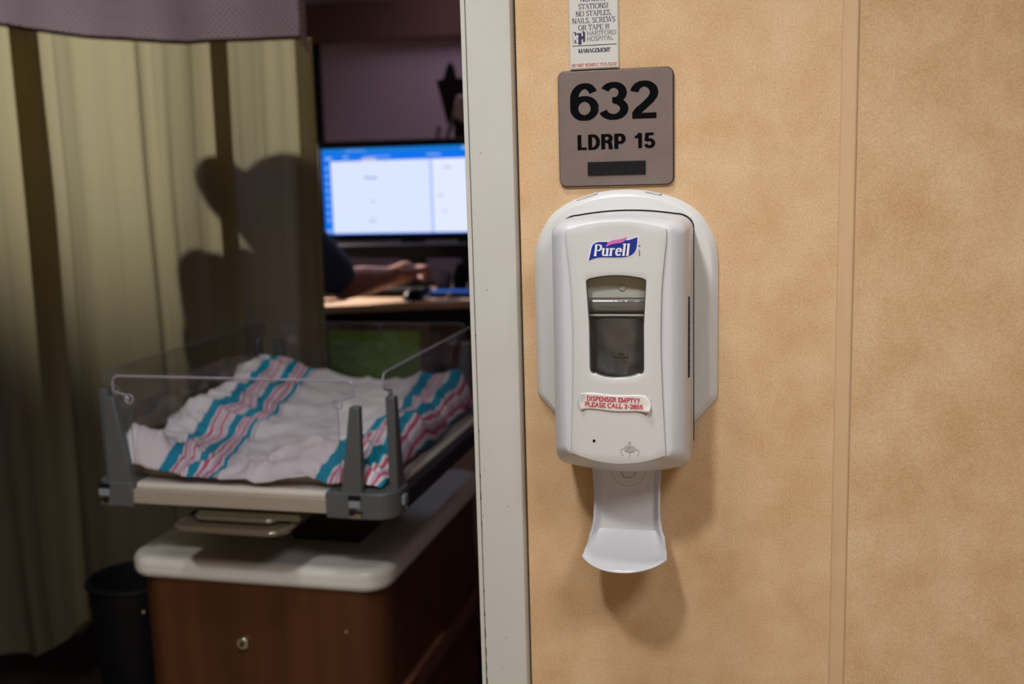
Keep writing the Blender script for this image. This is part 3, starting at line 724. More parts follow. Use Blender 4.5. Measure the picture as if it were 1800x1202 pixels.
bm = bmesh.new(); abox(bm, -.039, .039, -.0962, -.0950, 1.2690-ZB, 1.2705-ZB); abox(bm, -.039, .039, -.0962, -.0935, 1.2495-ZB, 1.2512-ZB); fin('shelf_edge', bm, mat('clear_edge', (0.5, 0.5, 0.5), .15), dp, 0)
bm = bmesh.new()
for (x, w, z) in ((.002, .0016, 1.2085), (.005, .0022, 1.2083), (-.004, .0010, 1.2050), (-.0015, .0010, 1.2050), (.001, .0014, 1.2048), (.004, .0010, 1.2050), (.0068, .0016, 1.2048), (.0100, .0024, 1.2047)):
    abox(bm, x-w/2, x+w/2, -.1018, -.1014, z-ZB, z+.0020-ZB)
fin('pouch_print', bm, M_black, dp, 0)
# side slot with ribs on the right
sl = pobj('side_slot', [(-.0790, 1.181-ZB), (-.0745, 1.184-ZB), (-.0735, 1.262-ZB), (-.0775, 1.268-ZB)], .0712, .0738, M_blackp, dp, plane='yz')
bm = bmesh.new()
for k in range(9): abox(bm, .0738, .0746, -.0775, -.0745, 1.190+.0082*k-ZB, 1.1925+.0082*k-ZB)
fin('slot_ribs', bm, M_grl, sl, 0)
# logo
lg = em2 = None
def P2(px, py):   # traced on an 1800 x 1050 grid over the logo
    return (-.0374+(px/15.0)*.000590+.0027*0, 1.3430-(py/15.0)*.000592-ZB)
sh = [(240, 855), (290, 650), (320, 520), (360, 430), (430, 385), (520, 365), (640, 365), (780, 370), (900, 352), (1080, 330), (1300, 325), (1420, 290), (1530, 250), (1530, 340), (1515, 480), (1490, 580), (1450, 650), (1390, 705), (1320, 740), (1200, 768), (1000, 775), (800, 772), (640, 768), (480, 778), (360, 805)]
cxm = sum(p[0] for p in sh)/len(sh); cym = sum(p[1] for p in sh)/len(sh)
shw = [(cxm+(x-cxm)*1.045, cym+(y-cym)*1.10) for x, y in sh]
def ngon(pts):
    bm = bmesh.new(); f = bm.faces.new([bm.verts.new((p[0], 0, p[1])) for p in pts]); bmesh.ops.triangulate(bm, faces=[f]); me = bpy.data.meshes.new('g'); bm.to_mesh(me); bm.free(); return me
lw = decal('logo_outline', ngon([P2(*p) for p in shw]), M_white, dp, surf, .0002, .0003)
lb = decal('logo_badge', ngon([P2(*p) for p in sh]), M_blue, dp, surf, .0005, .0003)
sw = [(700, 505), (735, 420), (790, 365), (880, 325), (1000, 310), (1110, 290), (1190, 262), (1250, 240), (1225, 310), (1180, 365), (1100, 395), (980, 410), (860, 430), (770, 465)]
decal('logo_swoosh', ngon([P2(*p) for p in sw]), M_pink, dp, surf, .0008, .0003)
bm = bmesh.new(); ax, az = P2(365, 722); bx, bz = P2(1395, 722)
serif_text(bm, 'Purell', ax, bx-.003, az, .0112, thick=.19, thin=.07, shear=.13, slope=0)
me = bpy.data.meshes.new('g'); bm.to_mesh(me); bm.free(); decal('logo_lettering', me, M_white, lb, surf, .0011, .0002)
bm = bmesh.new(); tx, tz = P2(1580, 480); abox(bm, tx-.0008, tx+.0008, 0, .0001, tz-.0006, tz+.0010); tx, tz = P2(1582, 740); abox(bm, tx-.0005, tx+.0005, 0, .0001, tz, tz+.0062)
me = bpy.data.meshes.new('g'); bm.to_mesh(me); bm.free(); decal('fine_print', me, M_grey, dp, surf, .0004, .0002)
# peeling sticker
stx0, stx1, stz0, stz1 = -.0408, .0358, 1.1510-ZB, 1.1690-ZB
bm = bmesh.new(); NU, NV = 40, 10; rows = []
for j in range(NV+1):
    row = []
    for i in range(NU+1):
        u, v_ = i/NU, j/NV
        xa = stx0+.0030*abs(2*v_-.9)**1.3; xb = stx1-.0040*abs(2*v_-.75)**1.5
        x = xa+(xb-xa)*u; z = stz0+(stz1-stz0)*v_-.0018*u+.0006*math.sin(u*9)
        lift = .0045*max(0, (u-.80)/.20)**1.8*(0.4+v_*.0+.6*(1-abs(2*v_-.3)))+.0030*max(0, (.09-u)/.09)**1.6+.0020*max(0, .35-v_)*u
        row.append(bm.verts.new((x, surf(x, z)-.0007-lift, z)))
    rows.append(row)
for j in range(NV):
    for i in range(NU): bm.faces.new((rows[j][i], rows[j][i+1], rows[j+1][i+1], rows[j+1][i]))
for f in bm.faces:
    f.normal_update()
    if f.normal.y > 0: f.normal_flip()
M_stick = mat('white_sticker', (0.72, 0.68, 0.64), .4)
sk = fin('sticker', bm, M_stick, dp, 60, recalc=False); sd = sk.modifiers.new('thickness', 'SOLIDIFY'); sd.thickness = .0003; sd.offset = -1
pobj('sticker_remnant', [(.0230, 1.1650-ZB), (.0355, 1.1640-ZB), (.0362, 1.1500-ZB), (.0330, 1.1440-ZB), (.0260, 1.1510-ZB)], surf(.03, .08)-.0004, surf(.03, .08)+.0004, M_plast, dp)
def tilt(me, x0, k):
    for v in me.vertices: v.co.z += (v.co.x-x0)*k
    return me
bm = bmesh.new()
serif_text(bm, 'DISPENSER EMPTY?', -.0325, .0240, 1.1612-ZB, .0046, thick=.19, thin=.15, serif=False, slope=-.028)
serif_text(bm, 'PLEASE CALL 2-2855', -.0345, .0275, 1.1548-ZB, .0045, thick=.19, thin=.15, serif=False, slope=-.030)
me = bpy.data.meshes.new('s'); bm.to_mesh(me); bm.free()
def ssurf(x, z):
    u = (x-stx0)/(stx1-stx0); v_ = (z-stz0)/(stz1-stz0)
    return surf(x, z)-.0007-(.0045*max(0, (u-.80)/.20)**1.8*(0.4+.6*(1-abs(2*v_-.3)))+.0030*max(0, (.09-u)/.09)**1.6+.0020*max(0, .35-v_)*u)
decal('sticker_lettering', me, M_red, sk, ssurf, .0005, .0001)
bm = bmesh.new(); serif_text(bm, "'?", .0275, .0318, 1.1600-ZB, .0042, thick=.26, thin=.20, serif=False)
me = bpy.data.meshes.new('s'); bm.to_mesh(me); bm.free(); decal('remnant_lettering', me, M_red, dp, surf, .0007, .0001)
pobj('status_light', rrect(-.0266, -.0238, 1.1154-ZB, 1.1182-ZB, .0003, 2), surf(-.025, .036)-.0003, surf(-.025, .036)+.001, M_black, dp)
# hands-under-drop pictogram; traced on a grid
def P3(px, py): return (-.0392+.0007+(px/10.925)*.000602, 1.1318-(py/10.925)*.000604-ZB+.0012)
ic = [[(930, 285), (905, 325), (905, 355), (930, 368), (955, 350), (953, 320), (930, 285)],
      [(805, 570), (770, 525), (757, 480), (770, 440), (820, 432), (850, 385), (880, 372), (905, 385), (932, 420), (958, 385), (985, 373), (1015, 388), (1045, 432), (1090, 448), (1110, 480), (1100, 525), (1065, 575)],
      [(820, 450), (850, 475), (890, 492), (930, 500), (980, 495), (1030, 470), (1060, 450)],
      [(938, 500), (935, 550), (915, 605)]]
for x in (850, 872, 893, 912, 932, 955, 975, 995, 1015): ic.append([(x, 395+abs(x-932)*.1), (x+(932-x)*.12, 478+10*(1-abs(x-932)/90))])
decal('hands_pictogram', line_mesh([[P3(*p) for p in pl] for pl in ic], .00034), mat('icon_ink', (0.10, 0.095, 0.09), .5), dp, surf, .0002, .0002)
# drip tray
bm = bmesh.new(); NS = 36; rows = []
def tray_row(t):
    row = []
    for i in range(NS+1):
        s = -1+2*i/NS
        if t <= 0.5:
            k = t/.5; z = 1.118-(1.118-.990)*k; w = float(np.interp(z, [.985, .995, 1.005, 1.03, 1.07, 1.118], [.0415, .0392, .0375, .0365, .0388, .0410])); y = -.020-.004*k
            y -= .008*max(0, (abs(s)-.80)/.20)**1.5*(1+k*.5)
            x = s*w
        else:
            q = (t-.5)/.5
            w = .0415+(.0468-.0415)*min(1, q*2.0)
            yy = -.024-.086*q*math.sqrt(max(0, 1-(.88*s)**2)); z0 = .990-.0235*(1-(1-min(1, q*1.6))**2.2)
            rim = .0055*max(0, (q-.80)/.20)**2+.0065*abs(s)**5*math.sin(math.pi*min(1, q*1.1))
            yy -= .008*max(0, (abs(s)-.80)/.20)**1.5*(1-q)*1.5
            x = s*w; y = yy; z = z0+rim
        row.append(bm.verts.new((x, y, z-ZB)))
    return row
T = [0, .1, .2, .3, .38, .44, .48, .5]+[.5+.5*i/24 for i in range(1, 25)]
rows = [tray_row(t) for t in T]
for a, b in zip(rows, rows[1:]):
    for i in range(NS): bm.faces.new((a[i], a[i+1], b[i+1], b[i]))
tr = fin('drip_tray', bm, M_plast2, dp, 60); sd = tr.modifiers.new('thickness', 'SOLIDIFY'); sd.thickness = .0028; sd.offset = 0; bev(tr, .0012, 3)
bm = bmesh.new()
tube(bm, [(.0010+.0092*math.cos(a), -.0240, 1.0610-ZB+.0092*math.sin(a)) for a in [2*math.pi*k/40 for k in range(41)]], .00035, 6)
fin('tray_knockout', bm, M_grey, tr, 60)
bm = bmesh.new(); tube(bm, [(.0010+.0205*math.cos(a), -.0220, 1.0610-ZB+.0205*math.sin(a)) for a in [math.pi+math.pi*k/30 for k in range(31)]], .0022, 10); fin('tray_collar', bm, M_plast2, tr, 60)
cyl('drain_hole', (-.002, -.047, .9715-ZB+.0022), .0009, .0016, 'z', M_blackp, tr, 10)
box('tray_mount', -.030, .030, -.021, -.0, 1.03-ZB, 1.105-ZB, M_plast, dp, .002)

# ================================================================== WOODEN CABINET
cb = thing('bedside_cabinet', 'reddish-brown wooden cabinet with white solid-surface top under the bassinet', 'cabinet', (-0.876, 0.455, 0), math.radians(-1.2))
def plan(x0, x1, y0, y1, r): return rrect(x0, x1, y0, y1, r, 8)
pobj('body', plan(-.237, .250, .006, .640, .057), 0.0, .684, M_wood, cb, plane='xy', smooth=40)
tp = pobj('countertop', plan(-.250, .262, -.006, .650, .052), .684, .728, M_solid, cb, plane='xy', smooth=40); bev(tp, .0160, 6)
lk = cyl('lock', (-.020, .004, .572), .0119, .012, 'y', M_chrome, cb, 28, .002)
cyl('keyway', (-.020, -.0022, .572), .0057, .002, 'y', mat('dark_brass', (0.18, 0.13, 0.07), .4, metal=.8), lk, 20)
box('key_slot', -.0212, -.0188, -.0040, -.003, .568, .576, M_black, lk)
for (x, z) in ((-.222, .615), (.182, .609)): cyl('screw_cap', (x, .005, z), .0030, .003, 'y', mat('pale_cap', (0.30, 0.16, 0.09), .5), cb, 12)
bm = bmesh.new(); abox(bm, .250, .262, .09, .57, .434, .472); sr = fin('side_rail', bm, M_wooddk, cb)
# ================================================================== BASSINET
bs = thing('bassinet', 'infant bassinet with clear drop-down sides and grey corner brackets on the cabinet', 'bassinet', (-0.83, 0.38, 0.728), math.radians(-1.0))
B0 = 0.728
def zb(z): return z-B0
box('front_rail', -.216, .148, 0.0, .022, zb(.852), zb(.878), M_rail, bs, .002)
bm = bmesh.new(); abox(bm, -.216, .148, -.0005, .018, zb(.849), zb(.874))
box('back_rail', -.216, .148, .632, .654, zb(.849), zb(.880), M_rail, bs, .002)
box('side_rail', -.288, -.268, .05, .60, zb(.849), zb(.880), M_rail, bs, .002)
box('side_rail', .248, .268, .05, .60, zb(.849), zb(.880), M_blackp, bs, .002)
dk = pobj('deck', rrect(-.268, .246, .012, .640, .03), zb(.855), zb(.887), M_deck, bs, plane='xy'); bev(dk, .006, 4)
box('mattress', -.235, .205, .05, .60, zb(.887), zb(.901), M_matt, bs, .003)
def bracket(sx, sy, x0, x1):
    # sx: outer side (-1 left, 1 right), sy: 0 front, 1 back
    y0, y1 = (-.004, .070) if sy == 0 else (.584, .658)
    cor = {(-1, 0): (1, 0, 0, 0), (1, 0): (0, 1, 0, 0), (1, 1): (0, 0, 1, 0), (-1, 1): (0, 0, 0, 1)}[(sx, sy)]
    o = pobj('corner_bracket', rrect(x0, x1, y0, y1, .035, 8, cor), zb(.846), zb(.891), M_gr, bs, plane='xy', smooth=40); bev(o, .003, 3)
    return o
def latch(par, x, y0, flip=1):
    s = -1 if y0 < .3 else 1
    def yb(a, b): return (y0+s*a, y0+s*b) if s > 0 else (y0+s*b, y0+s*a)
    a, b = yb(-.001, .0008); box('latch_slot', x-.011, x+.011, a, b, zb(.877), zb(.887), M_blackp, par)
    a, b = yb(-.001, .0035); box('latch_paddle', x-.010, x+.010, a, b, zb(.866), zb(.878), M_grl, par, .001)
    a, b = yb(-.001, .0012); box('latch_plate', x-.010, x+.010, a, b, zb(.848), zb(.865), M_chrome, par, .001)
    k = cyl('latch_knob', (x-.004*flip, y0+s*.003, zb(.859)), .0052, .006, 'y', M_blackp, par, 20, .001)
    a, b = yb(.001, .0050); box('latch_lever', min(x, x+.014*flip), max(x, x+.014*flip), a, b, zb(.858), zb(.8605), M_blackp, par)
fl = bracket(-1, 0, -.290, -.214); fr_ = bracket(1, 0, .146, .266); bl = bracket(-1, 1, -.290, -.214); brk = bracket(1, 1, .146, .266)
latch(fl, -.268, -.004, -1); latch(fr_, .198, -.004, 1); latch(bl, -.268, .658, -1); latch(brk, .198, .658, 1)
box('latch_paddle', .265, .271, .035, .052, zb(.862), zb(.878), M_grl, fr_, .001)
cyl('latch_knob', (.269, .046, zb(.856)), .004, .006, 'x', M_chrome, fr_, 16)
# tapered posts
def post(base0, base1, top0, top1, zt, y0, y1):
    o = pobj('post', [(base0, zb(.885)), (base1, zb(.885)), (top1, zb(zt)), (top0, zb(zt))], y0, y1, M_gr, bs, b=.002); return o
post(-.262, -.214, -.257, -.237, 1.040, -.003, .013)
post(.173, .211, .196, .213, 1.035, -.003, .013)
post(-.262, -.214, -.257, -.237, 1.040, .640, .656)
post(.173, .211, .196, .213, 1.035, .640, .656)
def ypost(x0, x1, b0, b1, t0, t1, zt=1.046): return pobj('post', [(b0, zb(.889)), (b1, zb(.889)), (t1, zb(zt)), (t0, zb(zt))], x0, x1, M_gr, bs, plane='yz', b=.002)
ypost(.246, .262, .030, .066, .030, .048)
ypost(.246, .262, .585, .625, .605, .622)
ypost(-.288, -.272, .030, .066, .030, .048)
ypost(-.288, -.272, .585, .625, .605, .622)
# clear panels with polished edges, the rim highlight put into the edge colour
def ear_outline(a0, a1, zt, zbm, ear=.030, drop=.030, r=.011):
    P = [(a0+ear, zbm), (a1-ear, zbm), (a1-ear, zt-drop-.012), (a1-ear+.006, zt-drop-.003), (a1, zt-drop+.004)]
    for i in range(5):
        a = math.radians(90*i/4); P.append((a1-r+r*math.cos(a), zt-r+r*math.sin(a)))
    for i in range(5):
        a = math.radians(90+90*i/4); P.append((a0+r+r*math.cos(a), zt-r+r*math.sin(a)))
    P += [(a0, zt-drop+.004), (a0+ear-.006, zt-drop-.003), (a0+ear, zt-drop-.012)]
    return P
def panel(a0, a1, pos, plane, zt=1.079, edge=M_acre, er=.0015):
    O = ear_outline(a0, a1, zb(zt), zb(.893))
    if plane == 'xz': y0, y1 = pos, pos+.004
    else: y0, y1 = pos, pos+.004
    p = pobj('clear_panel', O, y0, y1, M_acr, bs, plane=plane, smooth=30)
    pts = [(O[i] if i < len(O) else O[0]) for i in list(range(3, len(O)))]
    mid = (y0+y1)/2
    W3 = [((q[0], mid, q[1]) if plane == 'xz' else (mid, q[0], q[1])) for q in pts]
    tobj('panel_edge', W3, er, edge, p, 8)
    low = [O[-1], O[0]]
    for a, b in ((O[-1], O[0]), (O[1], O[2])):
        tobj('panel_edge', [((q[0], mid, q[1]) if plane == 'xz' else (mid, q[0], q[1])) for q in (a, b)], .0006, M_acrd, p, 6)
    for a in (a0+.030, a1-.030):
        c = (a, mid, zb(zt)-.040) if plane == 'xz' else (mid, a, zb(zt)-.040)
        bm = bmesh.new(); n = 20
        tube(bm, [((c[0]+.0075*math.cos(t), c[1], c[2]+.0075*math.sin(t)) if plane == 'xz' else (c[0], c[1]+.0075*math.cos(t), c[2]+.0075*math.sin(t))) for t in [2*math.pi*k/n for k in range(n+1)]], .0016, 8)
        fin('hinge_ring', bm, M_acre, p, 60)
    return p
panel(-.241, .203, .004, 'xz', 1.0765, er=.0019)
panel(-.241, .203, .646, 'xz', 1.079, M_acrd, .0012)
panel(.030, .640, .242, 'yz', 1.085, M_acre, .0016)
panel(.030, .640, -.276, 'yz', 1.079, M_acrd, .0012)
# pedestal, support plate and the smoked plastic pull handle below
box('pedestal', -.02, .12, .20, .44, 0.0, zb(.846), M_blackp, bs, .006)
box('underframe', -.215, .19, .05, .60, zb(.838), zb(.8545), M_blackp, bs, .004)
box('support_plate', -.10, .09, .012, .05, zb(.830), zb(.846), mat('olive_plate', (0.12, 0.10, 0.055), .6), bs, .002)
def loop(x0, x1, y0, y1, z, r, n=6):
    P = rrect(x0, x1, y0, y1, r, n); P.append(P[0]); return [(a, b, z) for a, b in P]
ph = tobj('pull_handle', loop(-.128, .075, -.030, .14, zb(.822), .028), .0058, M_brass, bs, 12)
pobj('slide_plate', rrect(-.126, .073, -.028, .138, .026, 6), zb(.820), zb(.824), M_brass, ph, plane='xy')
tobj('inner_loop', loop(-.105, .050, .002, .12, zb(.832), .022), .0045, M_brass, ph, 10)

# ================================================================== BLANKET (crumpled in the bassinet)
ctrl = [(-1.075, .41, .955), (-1.055, .42, .972), (-1.035, .44, .955), (-1.02, .50, .932), (-1.06, .52, .930), (-1.06, .60, .950), (-1.055, .68, .972), (-1.05, .74, .968), (-1.05, .85, .982), (-1.03, .92, 1.000), (-1.005, .95, 1.008), (-.97, .96, .985), (-.94, .97, .966),
        (-1.00, .42, .915), (-.98, .60, .930), (-.97, .75, .945), (-.96, .88, .960), (-.88, .40, .903), (-.80, .40, .903), (-.88, .55, .912), (-.88, .70, .920), (-.88, .85, .933), (-.88, .97, .950), (-.80, .97, .951),
        (-.74, .41, .905), (-.745, .50, .958), (-.715, .50, .945), (-.72, .45, .935), (-.78, .48, .925), (-.69, .52, .925), (-.72, .58, .920), (-.75, .70, .920), (-.70, .97, .968), (-.66, .95, .955), (-.63, .92, .945), (-.60, .97, .985), (-.60, .99, .985),
        (-.68, .41, .905), (-.64, .43, .905), (-.66, .55, .94), (-.63, .62, .945), (-.615, .70, .972), (-.605, .75, .965), (-.61, .85, .930), (-.67, .70, .945), (-.67, .80, .935), (-.75, .85, .935)]
cx_ = np.array([c[:2] for c in ctrl]); cz_ = np.array([c[2] for c in ctrl])
def hgt(x, y):
    d = (cx_[:, 0]-x)**2+(cx_[:, 1]-y)**2; w = np.exp(-d/(2*.045**2))+1e-9/(d+1e-6); h = float((w*cz_).sum()/w.sum())
    w2 = 1/(d+.0006)**1.6; h2 = float((w2*cz_).sum()/w2.sum())
    return .45*h+.55*h2
bm = bmesh.new(); NU, NV = 150, 170; rows = []; stripe = []
for j in range(NV+1):
    row = []; v_ = j/NV
    for i in range(NU+1):
        u = i/NU
        yf = .3935+.0025*math.sin(u*17)+.0035*math.sin(u*7+1)+.0015*math.sin(u*41)
        y = yf+(1.012-yf)*v_
        xl = -1.088+.012*math.sin(v_*13)+.008*math.sin(v_*29); xr_ = -.598+.004*math.sin(v_*11+2)
        x = xl+(xr_-xl)*u
        h = hgt(x, y)
        q = Vector((x*9, y*9, 0))
        # long soft creases running across, sharp little folds near the edges
        cr = noise.noise(Vector((x*7+y*3, y*22-x*6, .5)))
        cr2 = 1-abs(noise.noise(Vector((x*16-y*9, y*14+x*8, 3.3))))*2
        cr3 = 1-abs(noise.noise(Vector((x*34+y*20, y*30, 6.3))))*2
        edge = max(0, 1-abs(u-0)/.25)+max(0, 1-abs(u-1)/.35)+max(0, 1-v_/.25)
        h += .011*cr+(.006+.010*edge)*max(0, cr2)**2+.006*edge*max(0, cr3)**2-.007
        fr0 = max(0, 1-(y-yf)/.03); h = h*(1-fr0*.7)+  .7*fr0*(.8905+.006*abs(math.sin(u*23))+(.012*math.exp(-((x+.745)/.03)**2)))
        rg = max(0, (u-.90)/.10)**2; h = h*(1-rg)+rg*.893
        h = max(h, (.9025 if u < .93 and y > .428 else .8895)) if u > .93 else max(h, (.9025 if y > .428 else .8895)+.001*noise.noise(q*4))
        row.append(bm.verts.new((x+.006*noise.noise(Vector((x*20, y*20, 9))), y+.006*noise.noise(Vector((x*20, y*20, 12))), h)))
        # stripe coordinate: a band of coloured stripes down both long sides
        wob = .012*noise.noise(Vector((x*3, y*7, 2)))+.010*noise.noise(Vector((x*5, y*13, 7)))
        s = (x+1.050+wob+.10*max(0, y-.72)-.040*max(0, min(1, (.62-y)/.18)))/.125
        s2 = (x+.708+wob*1.4)/.125
        val = s if s < .98 else (s2 if s2 > 0 else 0.0)
        stripe.append(min(max(val, 0.0), .999))
    rows.append(row)
for j in range(NV):
    for i in range(NU): bm.faces.new((rows[j][i], rows[j][i+1], rows[j+1][i+1], rows[j+1][i]))
me = bpy.data.meshes.new('receiving_blanket'); bm.to_mesh(me); bm.free()
at = me.attributes.new('stripe', 'FLOAT', 'POINT')
for k, v_ in enumerate(stripe): at.data[k].value = v_
for v in me.vertices: v.co.x += .83; v.co.y -= .38; v.co.z -= .90
bk = link('receiving_blanket', me, M_blanket, None, 180)
bk.location = (-.83, .38, .90+.0015)
sd = bk.modifiers.new('thickness', 'SOLIDIFY'); sd.thickness = .0022; sd.offset = 1
tag(bk, 'crumpled white baby blanket with teal and pink stripes lying in the bassinet', 'blanket')

# ================================================================== PRIVACY CURTAIN
pc = thing('privacy_curtain', 'olive privacy curtain with lilac netting along its top, hanging behind the bassinet', 'curtain', (-1.45, 1.15, 0))
def wx(px): return -1.8232+px*.001507
path = [(-560, .00), (-470, -.03), (-400, .02), (-330, .03), (-300, .00), (-220, -.02), (-100, .02), (-40, -.006), (10, -.018), (60, -.024), (82, -.018), (78, .004), (40, .016), (24, .030), (40, .042), (84, .036), (110, .018), (150, .010), (190, .022), (222, .034), (236, .040), (244, .020), (252, .006), (266, .002), (275, .014), (300, .012), (335, .000), (375, -.018), (405, -.024), (416, -.016), (408, .000), (380, .014), (372, .026), (392, .034), (425, .026), (455, .018), (492, .022), (515, .034), (535, .038), (542, .044), (535, .050), (505, .050)]
def cr_spline(P, k=10):
    out = []
    for i in range(len(P)-1):
        p0, p1, p2, p3 = [np.array(P[max(0, min(len(P)-1, j))], float) for j in (i-1, i, i+1, i+2)]
        for t in range(k):
            t /= k; out.append(tuple(.5*((2*p1)+(-p0+p2)*t+(2*p0-5*p1+4*p2-p3)*t*t+(-p0+3*p1-3*p2+p3)*t**3)))
    out.append(tuple(P[-1])); return out
sp = cr_spline([(wx(a), b) for a, b in path], 9)
def hem(x): return float(np.interp(x, [-2.2, -1.90, -1.84, -1.74, -1.68, -1.64, -1.5], [.11, .135, .165, .222, .285, .30, .30]))
def topz(x): return float(np.interp(x, [-2.3, -1.82, -1.70, -1.56, -1.40, -1.28, -1.15, -1.0], [1.82, 1.800, 1.775, 1.752, 1.735, 1.722, 1.722, 1.720]))
bm = bmesh.new(); cols = []; NZc = 60
for k, (x, y) in enumerate(sp):
    col = []
    for j in range(NZc+1):
        t = j/NZc; z0 = hem(x); z1 = topz(x)+.006; z = z0+(z1-z0)*t
        amp = 1+.35*(1-t); rip = .0016*math.sin(x*72+1.3+z*.8)+.010*noise.noise(Vector((x*17, z*.55, 3)))+.0045*noise.noise(Vector((x*48, z*.8, 8))); sway = .012*math.sin(x*9+z*2.3)*(1-t)+.006*noise.noise(Vector((x*6, z*2.5, k*.01)))
        xx = x+.006*noise.noise(Vector((x*5, z*1.7, 5)))*(1-t)*2+.010*(1-t)*math.sin(k*.13)*.6
        if k > len(sp)-30: xx = x - .018*(1-t)
        col.append(bm.verts.new((xx+1.45, y*amp+sway+rip, z)))
    cols.append(col)
for a, b in zip(cols, cols[1:]):
    for j in range(NZc): bm.faces.new((a[j], b[j], b[j+1], a[j+1]))
fin('fabric_panel', bm, M_curtain, pc, 180)
bm = bmesh.new(); cols = []; hemc = []; xs = np.linspace(-2.30, -.995, 180)
for x in xs:
    yb_ = -.030+.010*math.sin((x+2)*14)+.006*math.sin((x+2)*31)
    zt0 = topz(x)+.0025*abs(math.sin(x*150))
    cols.append([bm.verts.new((x+1.45, yb_, zt0+(2.45-zt0)*j/20)) for j in range(21)]); hemc.append((x+1.45, yb_-.001, topz(x)-.0005))
for a, b in zip(cols, cols[1:]):
    for j in range(20): bm.faces.new((a[j], b[j], b[j+1], a[j+1]))
nt_ = fin('mesh_header', bm, M_net, pc, 180)
bm = bmesh.new()
A = [(bm.verts.new((p[0], p[1]-.0016, p[2]-.004)), bm.verts.new((p[0], p[1]-.0016, p[2]+.0045))) for p in hemc]
for a, b in zip(A, A[1:]): bm.faces.new((a[0], b[0], b[1], a[1]))
o = fin('header_hem', bm, M_hemd, nt_, 180); sd = o.modifiers.new('thickness', 'SOLIDIFY'); sd.thickness = .001
bm = bmesh.new()
for j in range(30):
    z = 1.715+.025*j
P_ = [(-.995+1.45, -.036, 2.45), (-.995+1.45, -.036, 1.75), (-.997+1.45, -.036, 1.722), (-.991+1.45, -.036, 1.700), (-.986+1.45, -.034, 1.685)]
tube(bm, P_, [.0085, .0085, .0085, .006, .002], 8); fin('side_hem', bm, M_hem, nt_, 60)
ctk = tag(box('curtain_track', -2.4, -.9, 1.105, 1.135, 2.455, 2.55, M_steel), 'ceiling curtain track above the netting', 'curtain track')

# ================================================================== WORKSTATION
ds = thing('work_counter', 'beige laminate work counter with dark underside below the monitor', 'counter', (-1.2, 1.65, 0))
dpts = [(-.55, -.04), (-.10, -.005), (.02, .03), (.42, .165), (1.0, .30), (1.0, .74), (-.55, .74)]
cp = pobj('countertop', dpts, 1.012, 1.034, M_counter, ds, plane='xy'); bev(cp, .004)
pobj('apron', [(-.54, -.02), (-.09, .010), (.42, .185), (1.0, .32), (1.0, .60), (-.54, .60)], .965, 1.012, M_blackp, ds, plane='xy')
pobj('cabinet_base', [(-.52, .12), (.40, .24), (.98, .36), (.98, .60), (-.52, .60)], 0, .965, mat('dark_brown_laminate', (0.06, 0.035, 0.035), .5), ds, plane='xy')
def lp(x, y, z, o=(-1.2, 1.65, 0)): return (x-o[0], y-o[1], z-o[2])
# computer monitor
mo = thing('computer_monitor', 'black flat monitor showing a blue-bordered white document window', 'monitor', (-1.125, 2.10, 1.034))
def mz(z): return z-1.034
box('bezel', -.265, .262, -.006, .028, mz(1.196), mz(1.520), M_blackp, mo, .004)
sc_ = box('screen', -.2510, .2480, -.0068, -.0055, mz(1.2190), mz(1.4965), E_blue2, mo)
def scr(name, x0, x1, z0, z1, mt, d=.0076): box(name, x0, x1, -d, -.0066, mz(z0), mz(z1), mt, sc_)
scr('title_bar', -.251, .248, 1.4830, 1.4965, E_blue)
scr('window_pane', -.222, .118, 1.2225, 1.4560, E_white); scr('window_pane', .122, .242, 1.2225, 1.4560, E_white2)
bm = bmesh.new(); rs = random.Random(11)
for (x, z, w, h) in ((-.085, 1.401, .045, .006), (-.080, 1.325, .020, .003), (-.085, 1.262, .022, .005), (.175, 1.428, .02, .005), (.150, 1.34, .02, .004), (.16, 1.29, .02, .003)):
    box('text_block', x-w/2, x+w/2, -.0080, -.0070, mz(z-h/2), mz(z+h/2), E_mark, sc_)
bm.free()
for (x, z, w, h) in ((-.228, 1.466, .022, .007), (-.168, 1.469, .02, .005), (-.06, 1.468, .09, .003), (.13, 1.470, .045, .004), (.232, 1.489, .014, .009), (-.135, 1.489, .07, .002), (-.237, 1.23, .016, .008)):
    box('toolbar_label', x-w/2, x+w/2, -.0080, -.0070, mz(z-h/2), mz(z+h/2), E_pale, sc_)
for k in range(8): box('toolbar_icon', -.240, -.232, -.0080, -.0070, mz(1.262+k*.024), mz(1.270+k*.024), E_pale, sc_)
scr('highlighted_tab', -.115, -.065, 1.456, 1.464, E_pinkm)
box('stand_neck', -.04, .04, .135, .165, 0.010, mz(1.36), M_blackp, mo, .004); box('stand_arm', -.04, .04, .02, .15, mz(1.33), mz(1.37), M_blackp, mo, .003)
box('stand_foot', -.12, .12, .10, .20, 0, .016, M_blackp, mo, .006)
# soundbar-like dark shelf unit behind the forearm
dkb = tag(box('docking_shelf', -1.335, -.70, 2.00, 2.09, 1.145, 1.190, M_blackp, None, .004), 'black shelf running below the monitor screen', 'shelf')
for x in (-1.32, -.72): box('shelf_foot', x-.01, x+.01, 2.03, 2.07, 1.034, 1.146, M_blackp, dkb)
